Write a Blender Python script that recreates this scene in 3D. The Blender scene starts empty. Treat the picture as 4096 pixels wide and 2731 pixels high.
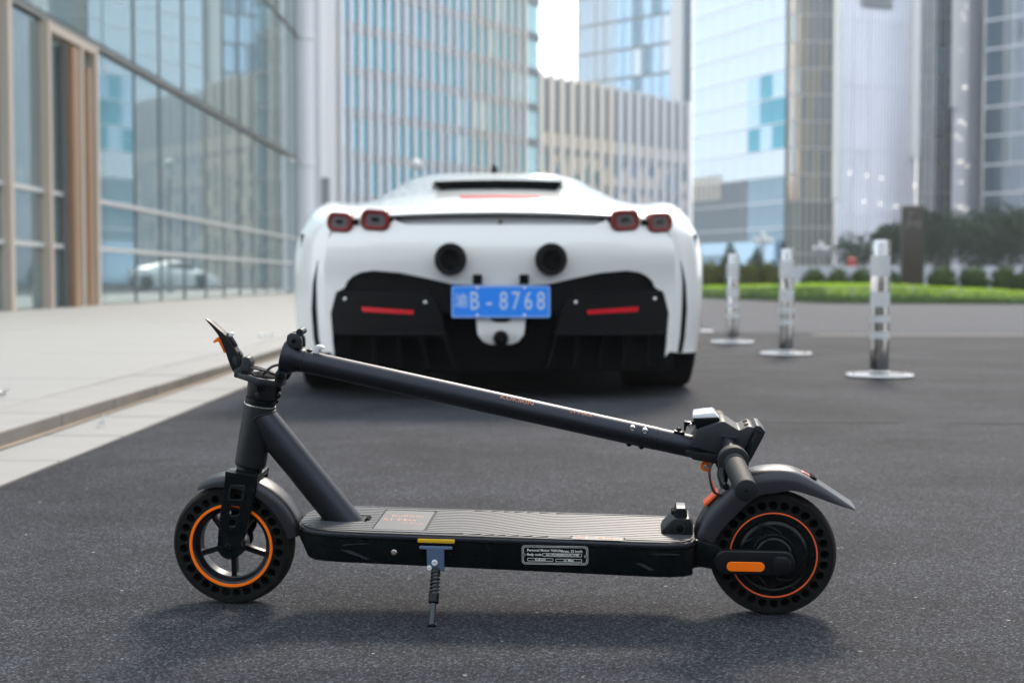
import bpy, bmesh, math, random
from mathutils import Vector, Matrix, geometry
from mathutils.bvhtree import BVHTree
R = math.radians
random.seed(7)
sc = bpy.context.scene
col = sc.collection

# ------------------------------------------------------------------ camera
CAM_H = 0.533
cd = bpy.data.cameras.new('camera'); cam = bpy.data.objects.new('camera', cd); col.objects.link(cam)
cam.location = (0, 0, CAM_H); cam.rotation_euler = (R(90) - math.atan(142 / 3267), 0, 0)
cd.sensor_width = 36; cd.lens = 50.0; cd.clip_start = 0.05; cd.clip_end = 3000
cd.dof.use_dof = True; cd.dof.focus_distance = 2.27; cd.dof.aperture_fstop = 4.6; cd.dof.aperture_blades = 0
sc.camera = cam

# ------------------------------------------------------------------ sky, sun, exposure
SUN_EL, SUN_AZ = 40.0, 14.0            # azimuth: degrees to the right of the view direction (+Y)
world = bpy.data.worlds.new('World'); sc.world = world; world.use_nodes = True
wn = world.node_tree.nodes; wl = world.node_tree.links
bgn = wn['Background']
sky = wn.new('ShaderNodeTexSky'); sky.sky_type = 'NISHITA'; sky.sun_disc = False
sky.sun_elevation = R(SUN_EL); sky.sun_rotation = R(SUN_AZ)
sky.air_density = 1.0; sky.dust_density = 4.0; sky.ozone_density = 1.6; sky.altitude = 0
wl.new(sky.outputs[0], bgn.inputs['Color']); bgn.inputs['Strength'].default_value = 0.05
haze_bg = wn.new('ShaderNodeBackground'); haze_bg.inputs['Color'].default_value = (.875, .94, 1.0, 1); haze_bg.inputs['Strength'].default_value = 1.0   # even white overcast
addn = wn.new('ShaderNodeAddShader'); wl.new(bgn.outputs[0], addn.inputs[0]); wl.new(haze_bg.outputs[0], addn.inputs[1])
wl.new(addn.outputs[0], wn['World Output'].inputs['Surface'])
sd = bpy.data.lights.new('sun', 'SUN'); sun = bpy.data.objects.new('sun', sd); col.objects.link(sun)
sd.energy = 2.4; sd.angle = R(12); sd.color = (1.0, 0.88, 0.74)
_d = Vector((math.sin(R(SUN_AZ)) * math.cos(R(SUN_EL)), math.cos(R(SUN_AZ)) * math.cos(R(SUN_EL)), math.sin(R(SUN_EL))))
sun.rotation_euler = _d.to_track_quat('Z', 'Y').to_euler()
sc.view_settings.view_transform = 'Standard'; sc.view_settings.look = 'None'
sc.view_settings.gamma = 1; sc.view_settings.use_curve_mapping = False
sc.view_settings.exposure = 0.72
sc.render.engine = 'CYCLES'
sc.cycles.use_denoising = True
sc.cycles.max_bounces = 8; sc.cycles.diffuse_bounces = 3; sc.cycles.glossy_bounces = 4
sc.cycles.transmission_bounces = 4; sc.cycles.transparent_max_bounces = 6
sc.cycles.sample_clamp_indirect = 6

# ------------------------------------------------------------------ materials
MATS = {}
def mat(name, c, rough=0.5, metal=0.0, spec=0.5, coat=0.0, var=0.0, vscale=8.0, bump=0.0, bscale=60.0, rvar=0.0, sheen=0.0, emit=None, trans=0.0, stretch=None):
    m = bpy.data.materials.new(name); m.use_nodes = True
    nt = m.node_tree; n = nt.nodes; l = nt.links; p = n['Principled BSDF']
    p.inputs['Base Color'].default_value = (*c, 1); p.inputs['Roughness'].default_value = rough
    p.inputs['Metallic'].default_value = metal; p.inputs['Specular IOR Level'].default_value = spec
    p.inputs['Coat Weight'].default_value = coat; p.inputs['Coat Roughness'].default_value = 0.04
    p.inputs['Sheen Weight'].default_value = sheen
    p.inputs['Transmission Weight'].default_value = trans
    if emit:
        p.inputs['Emission Color'].default_value = (*emit[0], 1); p.inputs['Emission Strength'].default_value = emit[1]
    tc = n.new('ShaderNodeTexCoord'); src = tc.outputs['Object']
    if stretch:
        mp = n.new('ShaderNodeMapping'); mp.inputs['Scale'].default_value = stretch
        l.new(src, mp.inputs[0]); src = mp.outputs[0]
    if var or rvar:
        nz = n.new('ShaderNodeTexNoise'); nz.inputs['Scale'].default_value = vscale; nz.inputs['Detail'].default_value = 6
        l.new(src, nz.inputs['Vector'])
        if var:
            mx = n.new('ShaderNodeMix'); mx.data_type = 'RGBA'
            mx.inputs[6].default_value = (*[max(0, v * (1 - var)) for v in c], 1)
            mx.inputs[7].default_value = (*[min(1, v * (1 + var)) for v in c], 1)
            l.new(nz.outputs[0], mx.inputs[0]); l.new(mx.outputs[2], p.inputs['Base Color'])
        if rvar:
            mr = n.new('ShaderNodeMapRange'); mr.inputs[1].default_value = .3; mr.inputs[2].default_value = .7
            mr.inputs[3].default_value = max(0, rough - rvar); mr.inputs[4].default_value = min(1, rough + rvar)
            l.new(nz.outputs[0], mr.inputs[0]); l.new(mr.outputs[0], p.inputs['Roughness'])
    if bump:
        nb = n.new('ShaderNodeTexNoise'); nb.inputs['Scale'].default_value = bscale; nb.inputs['Detail'].default_value = 4
        l.new(src, nb.inputs['Vector'])
        bp = n.new('ShaderNodeBump'); bp.inputs['Strength'].default_value = bump; bp.inputs['Distance'].default_value = 0.01
        l.new(nb.outputs[0], bp.inputs['Height']); l.new(bp.outputs[0], p.inputs['Normal'])
    MATS[name] = m
    return m

def asphalt(name, dark, light, cell=230.0, bumpd=0.0022, patch=.38, spec=.11, rough=.82):
    m = bpy.data.materials.new(name); m.use_nodes = True
    nt = m.node_tree; n = nt.nodes; l = nt.links; p = n['Principled BSDF']
    tc = n.new('ShaderNodeTexCoord'); o = tc.outputs['Object']
    v = n.new('ShaderNodeTexVoronoi'); v.inputs['Scale'].default_value = cell; l.new(o, v.inputs['Vector'])
    v2 = n.new('ShaderNodeTexVoronoi'); v2.inputs['Scale'].default_value = cell * .6; l.new(o, v2.inputs['Vector'])
    nz = n.new('ShaderNodeTexNoise'); nz.inputs['Scale'].default_value = 1.3; nz.inputs['Detail'].default_value = 8; nz.inputs['Roughness'].default_value = .62; l.new(o, nz.inputs['Vector'])
    nf = n.new('ShaderNodeTexNoise'); nf.inputs['Scale'].default_value = cell * .5; nf.inputs['Detail'].default_value = 3; l.new(o, nf.inputs['Vector'])
    sep = n.new('ShaderNodeSeparateColor'); l.new(v.outputs['Color'], sep.inputs[0])
    cr = n.new('ShaderNodeValToRGB'); e = cr.color_ramp.elements
    e[0].position = .0; e[0].color = (*dark, 1); e[1].position = 1; e[1].color = (*light, 1)
    for ps, k in ((.45, .12), (.75, .30), (.93, .55)):
        x = e.new(ps); x.color = (*[a * (1 - k) + b * k for a, b in zip(dark, light)], 1)
    l.new(sep.outputs[0], cr.inputs[0])
    # rare pale chips
    sep2 = n.new('ShaderNodeSeparateColor'); l.new(v2.outputs['Color'], sep2.inputs[0])
    gt = n.new('ShaderNodeMath'); gt.operation = 'GREATER_THAN'; gt.inputs[1].default_value = .9997; l.new(sep2.outputs[1], gt.inputs[0])
    mc = n.new('ShaderNodeMix'); mc.data_type = 'RGBA'; l.new(gt.outputs[0], mc.inputs[0]); l.new(cr.outputs[0], mc.inputs[6]); mc.inputs[7].default_value = (.3, .29, .27, 1)
    # broad wear patches
    mr = n.new('ShaderNodeMapRange'); mr.inputs[1].default_value = .3; mr.inputs[2].default_value = .7; mr.inputs[3].default_value = 1 - patch; mr.inputs[4].default_value = 1 + patch
    l.new(nz.outputs[0], mr.inputs[0])
    n2 = n.new('ShaderNodeTexNoise'); n2.inputs['Scale'].default_value = 7; n2.inputs['Detail'].default_value = 7; n2.inputs['Roughness'].default_value = .7; l.new(o, n2.inputs['Vector'])
    m2 = n.new('ShaderNodeMapRange'); m2.inputs[1].default_value = .25; m2.inputs[2].default_value = .75; m2.inputs[3].default_value = .8; m2.inputs[4].default_value = 1.2; l.new(n2.outputs[0], m2.inputs[0])
    n3 = n.new('ShaderNodeTexNoise'); n3.inputs['Scale'].default_value = 3.1; n3.inputs['Detail'].default_value = 9; n3.inputs['Roughness'].default_value = .75; l.new(o, n3.inputs['Vector'])
    m3 = n.new('ShaderNodeMapRange'); m3.inputs[1].default_value = .66; m3.inputs[2].default_value = .78; m3.inputs[3].default_value = 1; m3.inputs[4].default_value = 2.1; l.new(n3.outputs[0], m3.inputs[0])
    q1 = n.new('ShaderNodeMath'); q1.operation = 'MULTIPLY'; l.new(mr.outputs[0], q1.inputs[0]); l.new(m2.outputs[0], q1.inputs[1])
    q2 = n.new('ShaderNodeMath'); q2.operation = 'MULTIPLY'; l.new(q1.outputs[0], q2.inputs[0]); l.new(m3.outputs[0], q2.inputs[1]); mr = q2
    mm = n.new('ShaderNodeMix'); mm.data_type = 'RGBA'; mm.blend_type = 'MULTIPLY'; mm.inputs[0].default_value = 1
    l.new(mc.outputs[2], mm.inputs[6]); l.new(mr.outputs[0], mm.inputs[7]); l.new(mm.outputs[2], p.inputs['Base Color'])
    p.inputs['Roughness'].default_value = rough; p.inputs['Specular IOR Level'].default_value = spec
    ad = n.new('ShaderNodeMath'); ad.operation = 'MULTIPLY_ADD'; ad.inputs[1].default_value = -.9; l.new(v.outputs['Distance'], ad.inputs[0]); l.new(nf.outputs[0], ad.inputs[2])
    bp = n.new('ShaderNodeBump'); bp.inputs['Strength'].default_value = 1.0; bp.inputs['Distance'].default_value = bumpd
    l.new(ad.outputs[0], bp.inputs['Height']); l.new(bp.outputs[0], p.inputs['Normal'])
    MATS[name] = m; return m

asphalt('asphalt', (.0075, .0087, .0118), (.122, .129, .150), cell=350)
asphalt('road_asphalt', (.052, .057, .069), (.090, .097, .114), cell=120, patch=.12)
mat('granite', (.225, .223, .217), .7, var=.10, vscale=5, bump=.15, bscale=300)
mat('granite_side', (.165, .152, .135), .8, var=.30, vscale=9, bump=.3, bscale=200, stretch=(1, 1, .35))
mat('paver', (.226, .226, .222), .65, var=.06, vscale=2.2, bump=.1, bscale=250)
mat('joint', (.16, .15, .135), .9)
mat('sub_base', (.25, .245, .235), .9)
mat('crack', (.016, .016, .017), .9)
mat('pale_strip', (.12, .12, .125), .8, var=.25, vscale=3)
# scooter
mat('black_paint', (.009, .0105, .012), .42, spec=.26, bump=.03, bscale=900, rvar=.05, vscale=30)
mat('satin_paint', (.031, .034, .043), .43, metal=.85, spec=.4, bump=.04, bscale=1400, rvar=.04, vscale=25)
mat('gloss_black', (.003, .0045, .005), .26, spec=.2, var=.2, vscale=30, rvar=.06)
mat('rim_black', (.006, .007, .009), .28, metal=.0, spec=.34)
mat('rubber', (.008, .0095, .0095), .72, spec=.12, var=.35, vscale=40, bump=.15, bscale=500)
mat('tread_rubber', (.022, .021, .018), .85, spec=.15, var=.5, vscale=35, bump=.3, bscale=400)
mat('rubber_deep', (.008, .008, .008), .9, spec=.1)
mat('grip_rubber', (.014, .016, .018), .62, spec=.25, bump=.2, bscale=900)
mat('plastic_grey', (.017, .019, .023), .45, spec=.32, bump=.06, bscale=900)
mat('fender_plastic', (.030, .031, .038), .36, metal=.5, spec=.5, bump=.05, bscale=800, rvar=.06, vscale=20)
mat('mat_ridge', (.050, .054, .062), .42, spec=.42, var=.12, vscale=60)
mat('mat_base', (.024, .024, .026), .8)
mat('orange', (.95, .17, .001), .42, spec=.4)
mat('orange_red', (.80, .115, .03), .45, spec=.4)
mat('orange_pale', (.42, .17, .10), .5)
mat('yellow_reflector', (.62, .36, .01), .22, spec=.6, coat=.6)
mat('red_reflector', (.50, .02, .015), .2, spec=.6, coat=.6)
mat('steel', (.62, .62, .63), .25, metal=1.0)
mat('chrome', (.52, .52, .52), .08, metal=1.0)
mat('chrome_brushed', (.66, .66, .66), .16, metal=1.0, rvar=.05, vscale=20)
mat('kick_blue', (.085, .13, .215), .34, spec=.4)
mat('kick_dark', (.012, .020, .028), .3, spec=.5)
mat('dark_stone', (.10, .095, .09), .8, var=.2, vscale=.3)
mat('dark_window', (.025, .03, .035), .4, spec=.15)
mat('white_plastic', (.62, .64, .66), .4)
mat('white_print', (.62, .63, .60), .5)
mat('lens', (.75, .77, .8), .08, spec=.7, coat=.5)
mat('screen', (.010, .011, .012), .12, spec=.6)
mat('cable', (.014, .014, .015), .45)
# car
mat('car_white', (.80, .815, .80), .28, spec=.5, coat=1.0)
mat('car_panel', (.70, .72, .75), .10, spec=.6, coat=1.0)
mat('carbon', (.004, .005, .006), .45, spec=.16)
mat('car_black', (.003, .0035, .004), .6, spec=.08)
mat('car_gloss', (.008, .009, .01), .1, spec=.5, coat=.4)
mat('tail_red', (.16, .008, .010), .22, spec=.5, coat=.4)
mat('tail_grey', (.09, .085, .085), .3, spec=.5)
mat('brake_red', (.62, .012, .03), .25, emit=((1, .03, .06), .10))
mat('refl_red', (.60, .008, .018), .22, spec=.6, emit=((1, .02, .03), .02))  # faint glow added, though the reflectors are no lamps
mat('plate_blue', (.02, .24, .86), .35, spec=.5)
mat('exhaust', (.02, .019, .018), .3, metal=.8)
mat('tyre', (.007, .007, .008), .8, spec=.12, bump=.2, bscale=200)
# plants
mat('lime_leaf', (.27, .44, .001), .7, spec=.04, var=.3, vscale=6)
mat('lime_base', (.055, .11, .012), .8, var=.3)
mat('hedge_leaf', (.042, .080, .018), .6, spec=.06, var=.45, vscale=5)
mat('olive_leaf', (.085, .095, .022), .6, spec=.06, var=.4, vscale=5)
mat('tree_leaf', (.022, .056, .030), .6, spec=.06, var=.4, vscale=1.5)
mat('bark', (.09, .075, .06), .9, var=.3)
mat('soil', (.06, .05, .04), .95)
# buildings
def glass(name, c, rough, metal=.75, var=.08, wav=.0, wscale=.35):
    return mat(name, c, rough, metal=metal, spec=.7, var=var, vscale=.25, bump=wav, bscale=wscale)
glass('lobby_glass', (.31, .425, .44), .03, .72, .05, .04, .6)
glass('cream_reflection_glass', (.78, .68, .56), .06, .7, .12, .06, .3)  # cream reflection put into the glass tint
glass('teal_glass', (.065, .29, .38), .05, .7, .35, .06, .3)
glass('blue_glass', (.38, .54, .68), .05, .75, .10, .05, .25)
glass('pale_glass', (.50, .58, .645), .05, .8, .08, .05, .25)
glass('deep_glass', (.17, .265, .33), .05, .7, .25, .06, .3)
glass('green_glass', (.30, .48, .52), .05, .7, .25, .06, .3)
mat('mullion', (.50, .50, .49), .45, var=.06)
mat('mullion_dark', (.12, .13, .13), .5)
mat('fin_metal', (.83, .83, .855), .42, spec=.5, var=.05, vscale=.4)
mat('fin_sunlit_cream', (.88, .80, .69), .45, var=.05, vscale=.4)  # warm sunlight put into the fin colour
mat('spandrel', (.20, .23, .25), .4)
mat('white_clad', (.82, .82, .80), .5)
mat('lilac_clad', (.76, .77, .84), .45, var=.05, vscale=.3)
mat('cream_stone', (.82, .73, .60), .6, var=.1, vscale=.4)
mat('copper', (.33, .20, .11), .4, metal=.3)
mat('pink_frame', (.47, .395, .325), .45)
mat('concrete', (.40, .40, .39), .8, var=.1, vscale=1)
mat('pale_wall', (.50, .53, .56), .7, var=.08, vscale=.6)
mat('brown_stone', (.040, .030, .026), .5, var=.15, vscale=3)
mat('faint_print', (.20, .19, .185), .6)
mat('lamp_glow', (.8, .78, .7), .4, emit=((1, .92, .78), 1.3))
mat('globe', (.75, .75, .74), .3)
mat('band_white', (.55, .56, .57), .5, var=.1, vscale=30)
mat('plate_print', (.50, .62, .80), .5)
mat('lilac_glass', (.60, .62, .71), .16, metal=.6, spec=.6, var=.04, vscale=.3)
mat('pole_grey', (.26, .28, .29), .5)
mat('red_paint', (.45, .05, .04), .5)
mat('paper', (.70, .69, .66), .8)

# ------------------------------------------------------------------ helpers
def tag(o, label=None, cat=None, group=None, kind=None):
    if label: o['label'] = label
    if cat: o['category'] = cat
    if group: o['group'] = group
    if kind: o['kind'] = kind
    return o
def empty(name, loc=(0, 0, 0), rz=0.0):
    o = bpy.data.objects.new(name, None); o.location = loc; o.rotation_euler = (0, 0, rz); o.empty_display_size = .1
    col.objects.link(o); return o
def link(name, me, m, parent=None, smooth=None):
    o = bpy.data.objects.new(name, me); col.objects.link(o)
    if m is not None:
        me.materials.clear(); me.materials.append(MATS[m] if isinstance(m, str) else m)
    if smooth is not None:
        for p in me.polygons: p.use_smooth = True
        me.set_sharp_from_angle(angle=R(smooth))
    if parent is not None: o.parent = parent
    return o
def dup(o, parent=None, loc=None, name=None):
    c = o.copy(); col.objects.link(c)
    if parent is not None: c.parent = parent
    if loc is not None: c.location = loc
    if name: c.name = name
    return c

class G:
    """collects shapes into one mesh"""
    def __init__(s): s.bm = bmesh.new()
    def mesh(s, name):
        me = bpy.data.meshes.new(name); bmesh.ops.recalc_face_normals(s.bm, faces=s.bm.faces); s.bm.to_mesh(me); s.bm.free(); return me
    def obj(s, name, m, parent=None, smooth=None): return link(name, s.mesh(name), m, parent, smooth)
    def box(s, c, size, rot=None, bev=0.0, seg=2):
        r = bmesh.ops.create_cube(s.bm, size=1.0); vs = r['verts']
        M = Matrix.Translation(c) @ (rot.to_4x4() if rot is not None else Matrix()) @ Matrix.Diagonal((*size, 1))
        bmesh.ops.transform(s.bm, matrix=M, verts=vs)
        if bev:
            es = list({e for v in vs for e in v.link_edges})
            bmesh.ops.bevel(s.bm, geom=es, offset=bev, segments=seg, affect='EDGES', profile=.5)
        return s
    def span(s, a, b, bev=0.0, seg=2):
        return s.box([(p + q) / 2 for p, q in zip(a, b)], [abs(q - p) for p, q in zip(a, b)], None, bev, seg)
    def tube(s, pts, rad, n=16, caps=True, flat=None):
        pts = [Vector(p) for p in pts]
        if not isinstance(rad, (list, tuple)): rad = [rad] * len(pts)
        rings = []; prev = None
        for i, p in enumerate(pts):
            a = pts[max(0, i - 1)]; b = pts[min(len(pts) - 1, i + 1)]; t = (b - a).normalized()
            if prev is None:
                h = Vector((0, 0, 1)) if abs(t.z) < .9 else Vector((1, 0, 0))
                x = t.cross(h).normalized()
            else: x = (prev - t * prev.dot(t)).normalized()
            prev = x; y = t.cross(x)
            k = flat if flat else 1.0
            rings.append([s.bm.verts.new(p + (x * math.cos(2 * math.pi * j / n) + y * math.sin(2 * math.pi * j / n) * k) * rad[i]) for j in range(n)])
        for r0, r1 in zip(rings, rings[1:]):
            for j in range(n): s.bm.faces.new((r0[j], r0[(j + 1) % n], r1[(j + 1) % n], r1[j]))
        if caps:
            s.bm.faces.new(rings[0][::-1]); s.bm.faces.new(rings[-1])
        return s
    def lathe(s, prof, c, axis, n=48, closed=True):
        """prof: (radius, along) pairs; revolve round axis through c; closed: profile loops"""
        ax = Vector(axis).normalized(); h = Vector((0, 0, 1)) if abs(ax.z) < .9 else Vector((1, 0, 0))
        x = ax.cross(h).normalized(); y = ax.cross(x); c = Vector(c)
        rings = [[s.bm.verts.new(c + ax * a + (x * math.cos(2 * math.pi * j / n) + y * math.sin(2 * math.pi * j / n)) * max(r, 1e-5)) for j in range(n)] for r, a in prof]
        k = len(prof)
        for i in range(k if closed else k - 1):
            r0 = rings[i]; r1 = rings[(i + 1) % k]
            for j in range(n): s.bm.faces.new((r0[j], r0[(j + 1) % n], r1[(j + 1) % n], r1[j]))
        return s
    def ball(s, c, r, u=12, v=8, sz=(1, 1, 1)):
        q = bmesh.ops.create_uvsphere(s.bm, u_segments=u, v_segments=v, radius=1.0)
        bmesh.ops.transform(s.bm, matrix=Matrix.Translation(c) @ Matrix.Diagonal((r * sz[0], r * sz[1], r * sz[2], 1)), verts=q['verts']); return s
    def prism(s, pts, a0, a1, plane='xz', bev=0.0, seg=2, taper=None):
        """outline in a plane, extruded along the third axis from a0 to a1"""
        def P(p, a):
            return {'xz': (p[0], a, p[1]), 'xy': (p[0], p[1], a), 'yz': (a, p[0], p[1])}[plane]
        cxm = sum(p[0] for p in pts) / len(pts); czm = sum(p[1] for p in pts) / len(pts)
        q = pts if taper is None else [(cxm + (p[0] - cxm) * taper, czm + (p[1] - czm) * taper) for p in pts]
        v0 = [s.bm.verts.new(P(p, a0)) for p in pts]; v1 = [s.bm.verts.new(P(p, a1)) for p in q]
        fs = [s.bm.faces.new(v0[::-1]), s.bm.faces.new(v1)]
        for i in range(len(pts)):
            j = (i + 1) % len(pts); fs.append(s.bm.faces.new((v0[i], v0[j], v1[j], v1[i])))
        bmesh.ops.recalc_face_normals(s.bm, faces=fs)
        if bev:
            es = list({e for f in fs for e in f.edges})
            bmesh.ops.bevel(s.bm, geom=es, offset=bev, segments=seg, affect='EDGES', profile=.5, clamp_overlap=True)
        return s
    def quad(s, a, b, c, d):
        s.bm.faces.new([s.bm.verts.new(p) for p in (a, b, c, d)]); return s
    def xform(s, M):
        bmesh.ops.transform(s.bm, matrix=M, verts=s.bm.verts[:]); return s

def circ(cx, cz, r, n=24, a0=0.0):
    return [(cx + r * math.cos(a0 + 2 * math.pi * i / n), cz + r * math.sin(a0 + 2 * math.pi * i / n)) for i in range(n)]
def rrect(x0, z0, x1, z1, r, n=5):
    out = []
    for cx, cz, a in ((x1 - r, z1 - r, 0), (x0 + r, z1 - r, 90), (x0 + r, z0 + r, 180), (x1 - r, z0 + r, 270)):
        for i in range(n + 1):
            t = R(a + 90 * i / n); out.append((cx + r * math.cos(t), cz + r * math.sin(t)))
    return out
ROTX = Matrix.Rotation(R(90), 4, 'X')          # a flat drawing (x, y) stands up as (x, z)
def from_curve(cu):
    o = bpy.data.objects.new('drawing', cu); col.objects.link(o)
    bpy.context.view_layer.update()
    dg = bpy.context.evaluated_depsgraph_get()
    me = bpy.data.meshes.new_from_object(o.evaluated_get(dg))
    bpy.data.objects.remove(o); bpy.data.curves.remove(cu)
    return me
def plate(name, outlines, y0, y1, m, parent=None, bev=0.0, smooth=40, M=None):
    """flat plate with real holes: outlines in (x, z), thickness from y0 to y1"""
    cu = bpy.data.curves.new(name, 'CURVE'); cu.dimensions = '2D'; cu.fill_mode = 'BOTH'
    cu.extrude = max(1e-5, abs(y1 - y0) / 2 - bev); cu.bevel_depth = bev; cu.bevel_resolution = 1
    if bev: cu.offset = -bev
    for pts in outlines:
        sp = cu.splines.new('POLY'); sp.points.add(len(pts) - 1); sp.use_cyclic_u = True
        for q, p in zip(sp.points, pts): q.co = (p[0], p[1], 0, 1)
    me = from_curve(cu)
    me.transform(Matrix.Translation((0, (y0 + y1) / 2, 0)) @ ROTX)
    if M is not None: me.transform(M)
    return link(name, me, m, parent, smooth)
def text(name, body, size, m, parent, M, extrude=.0004, align='CENTER', sx=1.0, bold=0.0):
    cu = bpy.data.curves.new(name, 'FONT'); cu.body = body; cu.size = size; cu.align_x = align; cu.align_y = 'CENTER'
    cu.extrude = extrude; cu.offset = bold; cu.resolution_u = 3
    me = from_curve(cu); me.transform(M @ Matrix.Diagonal((sx, 1, 1, 1)))
    return link(name, me, m, parent)
def cat(p0, p1, p2, p3, t):
    return .5 * ((2 * p1) + (-p0 + p2) * t + (2 * p0 - 5 * p1 + 4 * p2 - p3) * t * t + (-p0 + 3 * p1 - 3 * p2 + p3) * t ** 3)
def smooth_pts(pts, k=6, closed=False):
    pts = [Vector(p) for p in pts]; n = len(pts); out = []
    for i in range(n if closed else n - 1):
        g = (lambda q: pts[q % n]) if closed else (lambda q: pts[min(max(q, 0), n - 1)])
        for j in range(k): out.append(cat(g(i - 1), g(i), g(i + 1), g(i + 2), j / k))
    if not closed: out.append(pts[-1])
    return out
# ================================================================== ground
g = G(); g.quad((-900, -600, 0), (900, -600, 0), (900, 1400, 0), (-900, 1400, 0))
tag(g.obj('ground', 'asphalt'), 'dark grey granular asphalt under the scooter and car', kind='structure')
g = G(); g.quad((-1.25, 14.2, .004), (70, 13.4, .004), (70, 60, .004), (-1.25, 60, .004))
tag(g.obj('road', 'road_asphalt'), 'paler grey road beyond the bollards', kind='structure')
g = G(); g.quad((2.9, 13.55, .004), (70, 12.75, .004), (70, 13.35, .004), (2.9, 13.85, .004))
tag(g.obj('road_edge_strip', 'pale_strip'), 'thin pale strip where the paler road begins', kind='structure')
def crack(pts, w, name='asphalt_joint'):
    g = G(); a = []
    for i, (x, y) in enumerate(pts):
        ww = w * random.uniform(.6, 1.2); a.append((g.bm.verts.new((x, y - ww / 2, .003)), g.bm.verts.new((x, y + ww / 2, .003))))
    for p, q in zip(a, a[1:]): g.bm.faces.new((p[0], q[0], q[1], p[1]))
    return tag(g.obj(name, 'crack'), 'thin dark joint line running across the asphalt', kind='structure')
crack([(x, 5.30 - .012 * (x - 1.1) + random.uniform(-.012, .012)) for x in [.92 + .06 * i for i in range(10)]], .020)
crack([(x, 5.26 - .02 * (x - 1.7) + random.uniform(-.012, .012)) for x in [1.62 + .08 * i for i in range(30)]], .026)
# ---- plaza, kerb stones, gutter slabs
KX, KH = -1.60, .06
plaza = G(); plaza.span((-60, -6, -.3), (-1.90, 75, KH - .012))
plaza = tag(plaza.obj('plaza', 'joint'), 'raised pale stone plaza along the glass building', kind='structure')
pv = G(); pv.box((0, 0, 0), (1.196, 1.196, .05), bev=.0025, seg=1); pvm = pv.mesh('paver')
first = True
for i in range(5):
    for j in range(40):
        o = link('paver', pvm, 'paver' if first else None, plaza); first = False
        o.location = (-1.905 - .6 - i * 1.2, -1 + j * 1.2, KH - .025 + random.uniform(-.0008, .0008))
g = G(); g.span((-60, -6, KH - .05), (-7.92, 75, KH)); o = g.obj('paved_field', 'paver', plaza)
g = G(); g.span((-7.91, 47.0, KH - .05), (-1.905, 75, KH)); o = g.obj('paved_field', 'paver', plaza)
kerb = G(); kerb.span((-1.90, -6, -.3), (-1.608, 75, KH - .02)); kerb = tag(kerb.obj('kerb', 'joint'), 'low granite kerb edging the plaza', kind='structure')
ks = G(); ks.box((0, 0, 0), (.296, .664, .16), bev=.007, seg=2)
me = ks.mesh('kerb_stone'); me.materials.append(MATS['granite']); me.materials.append(MATS['granite_side'])
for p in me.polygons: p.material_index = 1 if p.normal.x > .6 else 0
for j in range(66):
    o = bpy.data.objects.new('kerb_stone', me); col.objects.link(o); o.parent = kerb
    o.location = (KX - .148 + random.uniform(-.002, .002), 4.71 - 12 * .668 + j * .668, KH - .08 + random.uniform(-.0015, .0015)); o.rotation_euler = (0, 0, random.uniform(-.002, .002))
gut = G(); gut.span((-1.6, -6, -.2), (-1.315, 75, .0025)); gut = tag(gut.obj('gutter', 'joint'), 'strip of pale gutter slabs along the kerb', kind='structure')
gs = G(); gs.box((0, 0, 0), (.283, .655, .06), bev=.004, seg=1); gsm = gs.mesh('gutter_slab'); first = True
for j in range(66):
    o = link('gutter_slab', gsm, 'granite' if first else None, gut); first = False
    o.location = (-1.4575, 4.45 - 12 * .668 + j * .668, -.022 + random.uniform(-.002, .001))
g = G()
vs = []
for j in range(120):
    y = -3 + j * .45; w = .018 + .022 * random.random()
    vs.append((g.bm.verts.new((-1.5995, y, .0125)), g.bm.verts.new((-1.5995 + w, y, .0115))))
for p, q in zip(vs, vs[1:]): g.bm.faces.new((p[0], p[1], q[1], q[0]))
mat('dirt', (.24, .19, .145), .95, var=.35, vscale=20)
tag(g.obj('gutter_dirt', 'dirt'), 'brownish dirt gathered along the kerb foot', kind='stuff')

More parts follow.
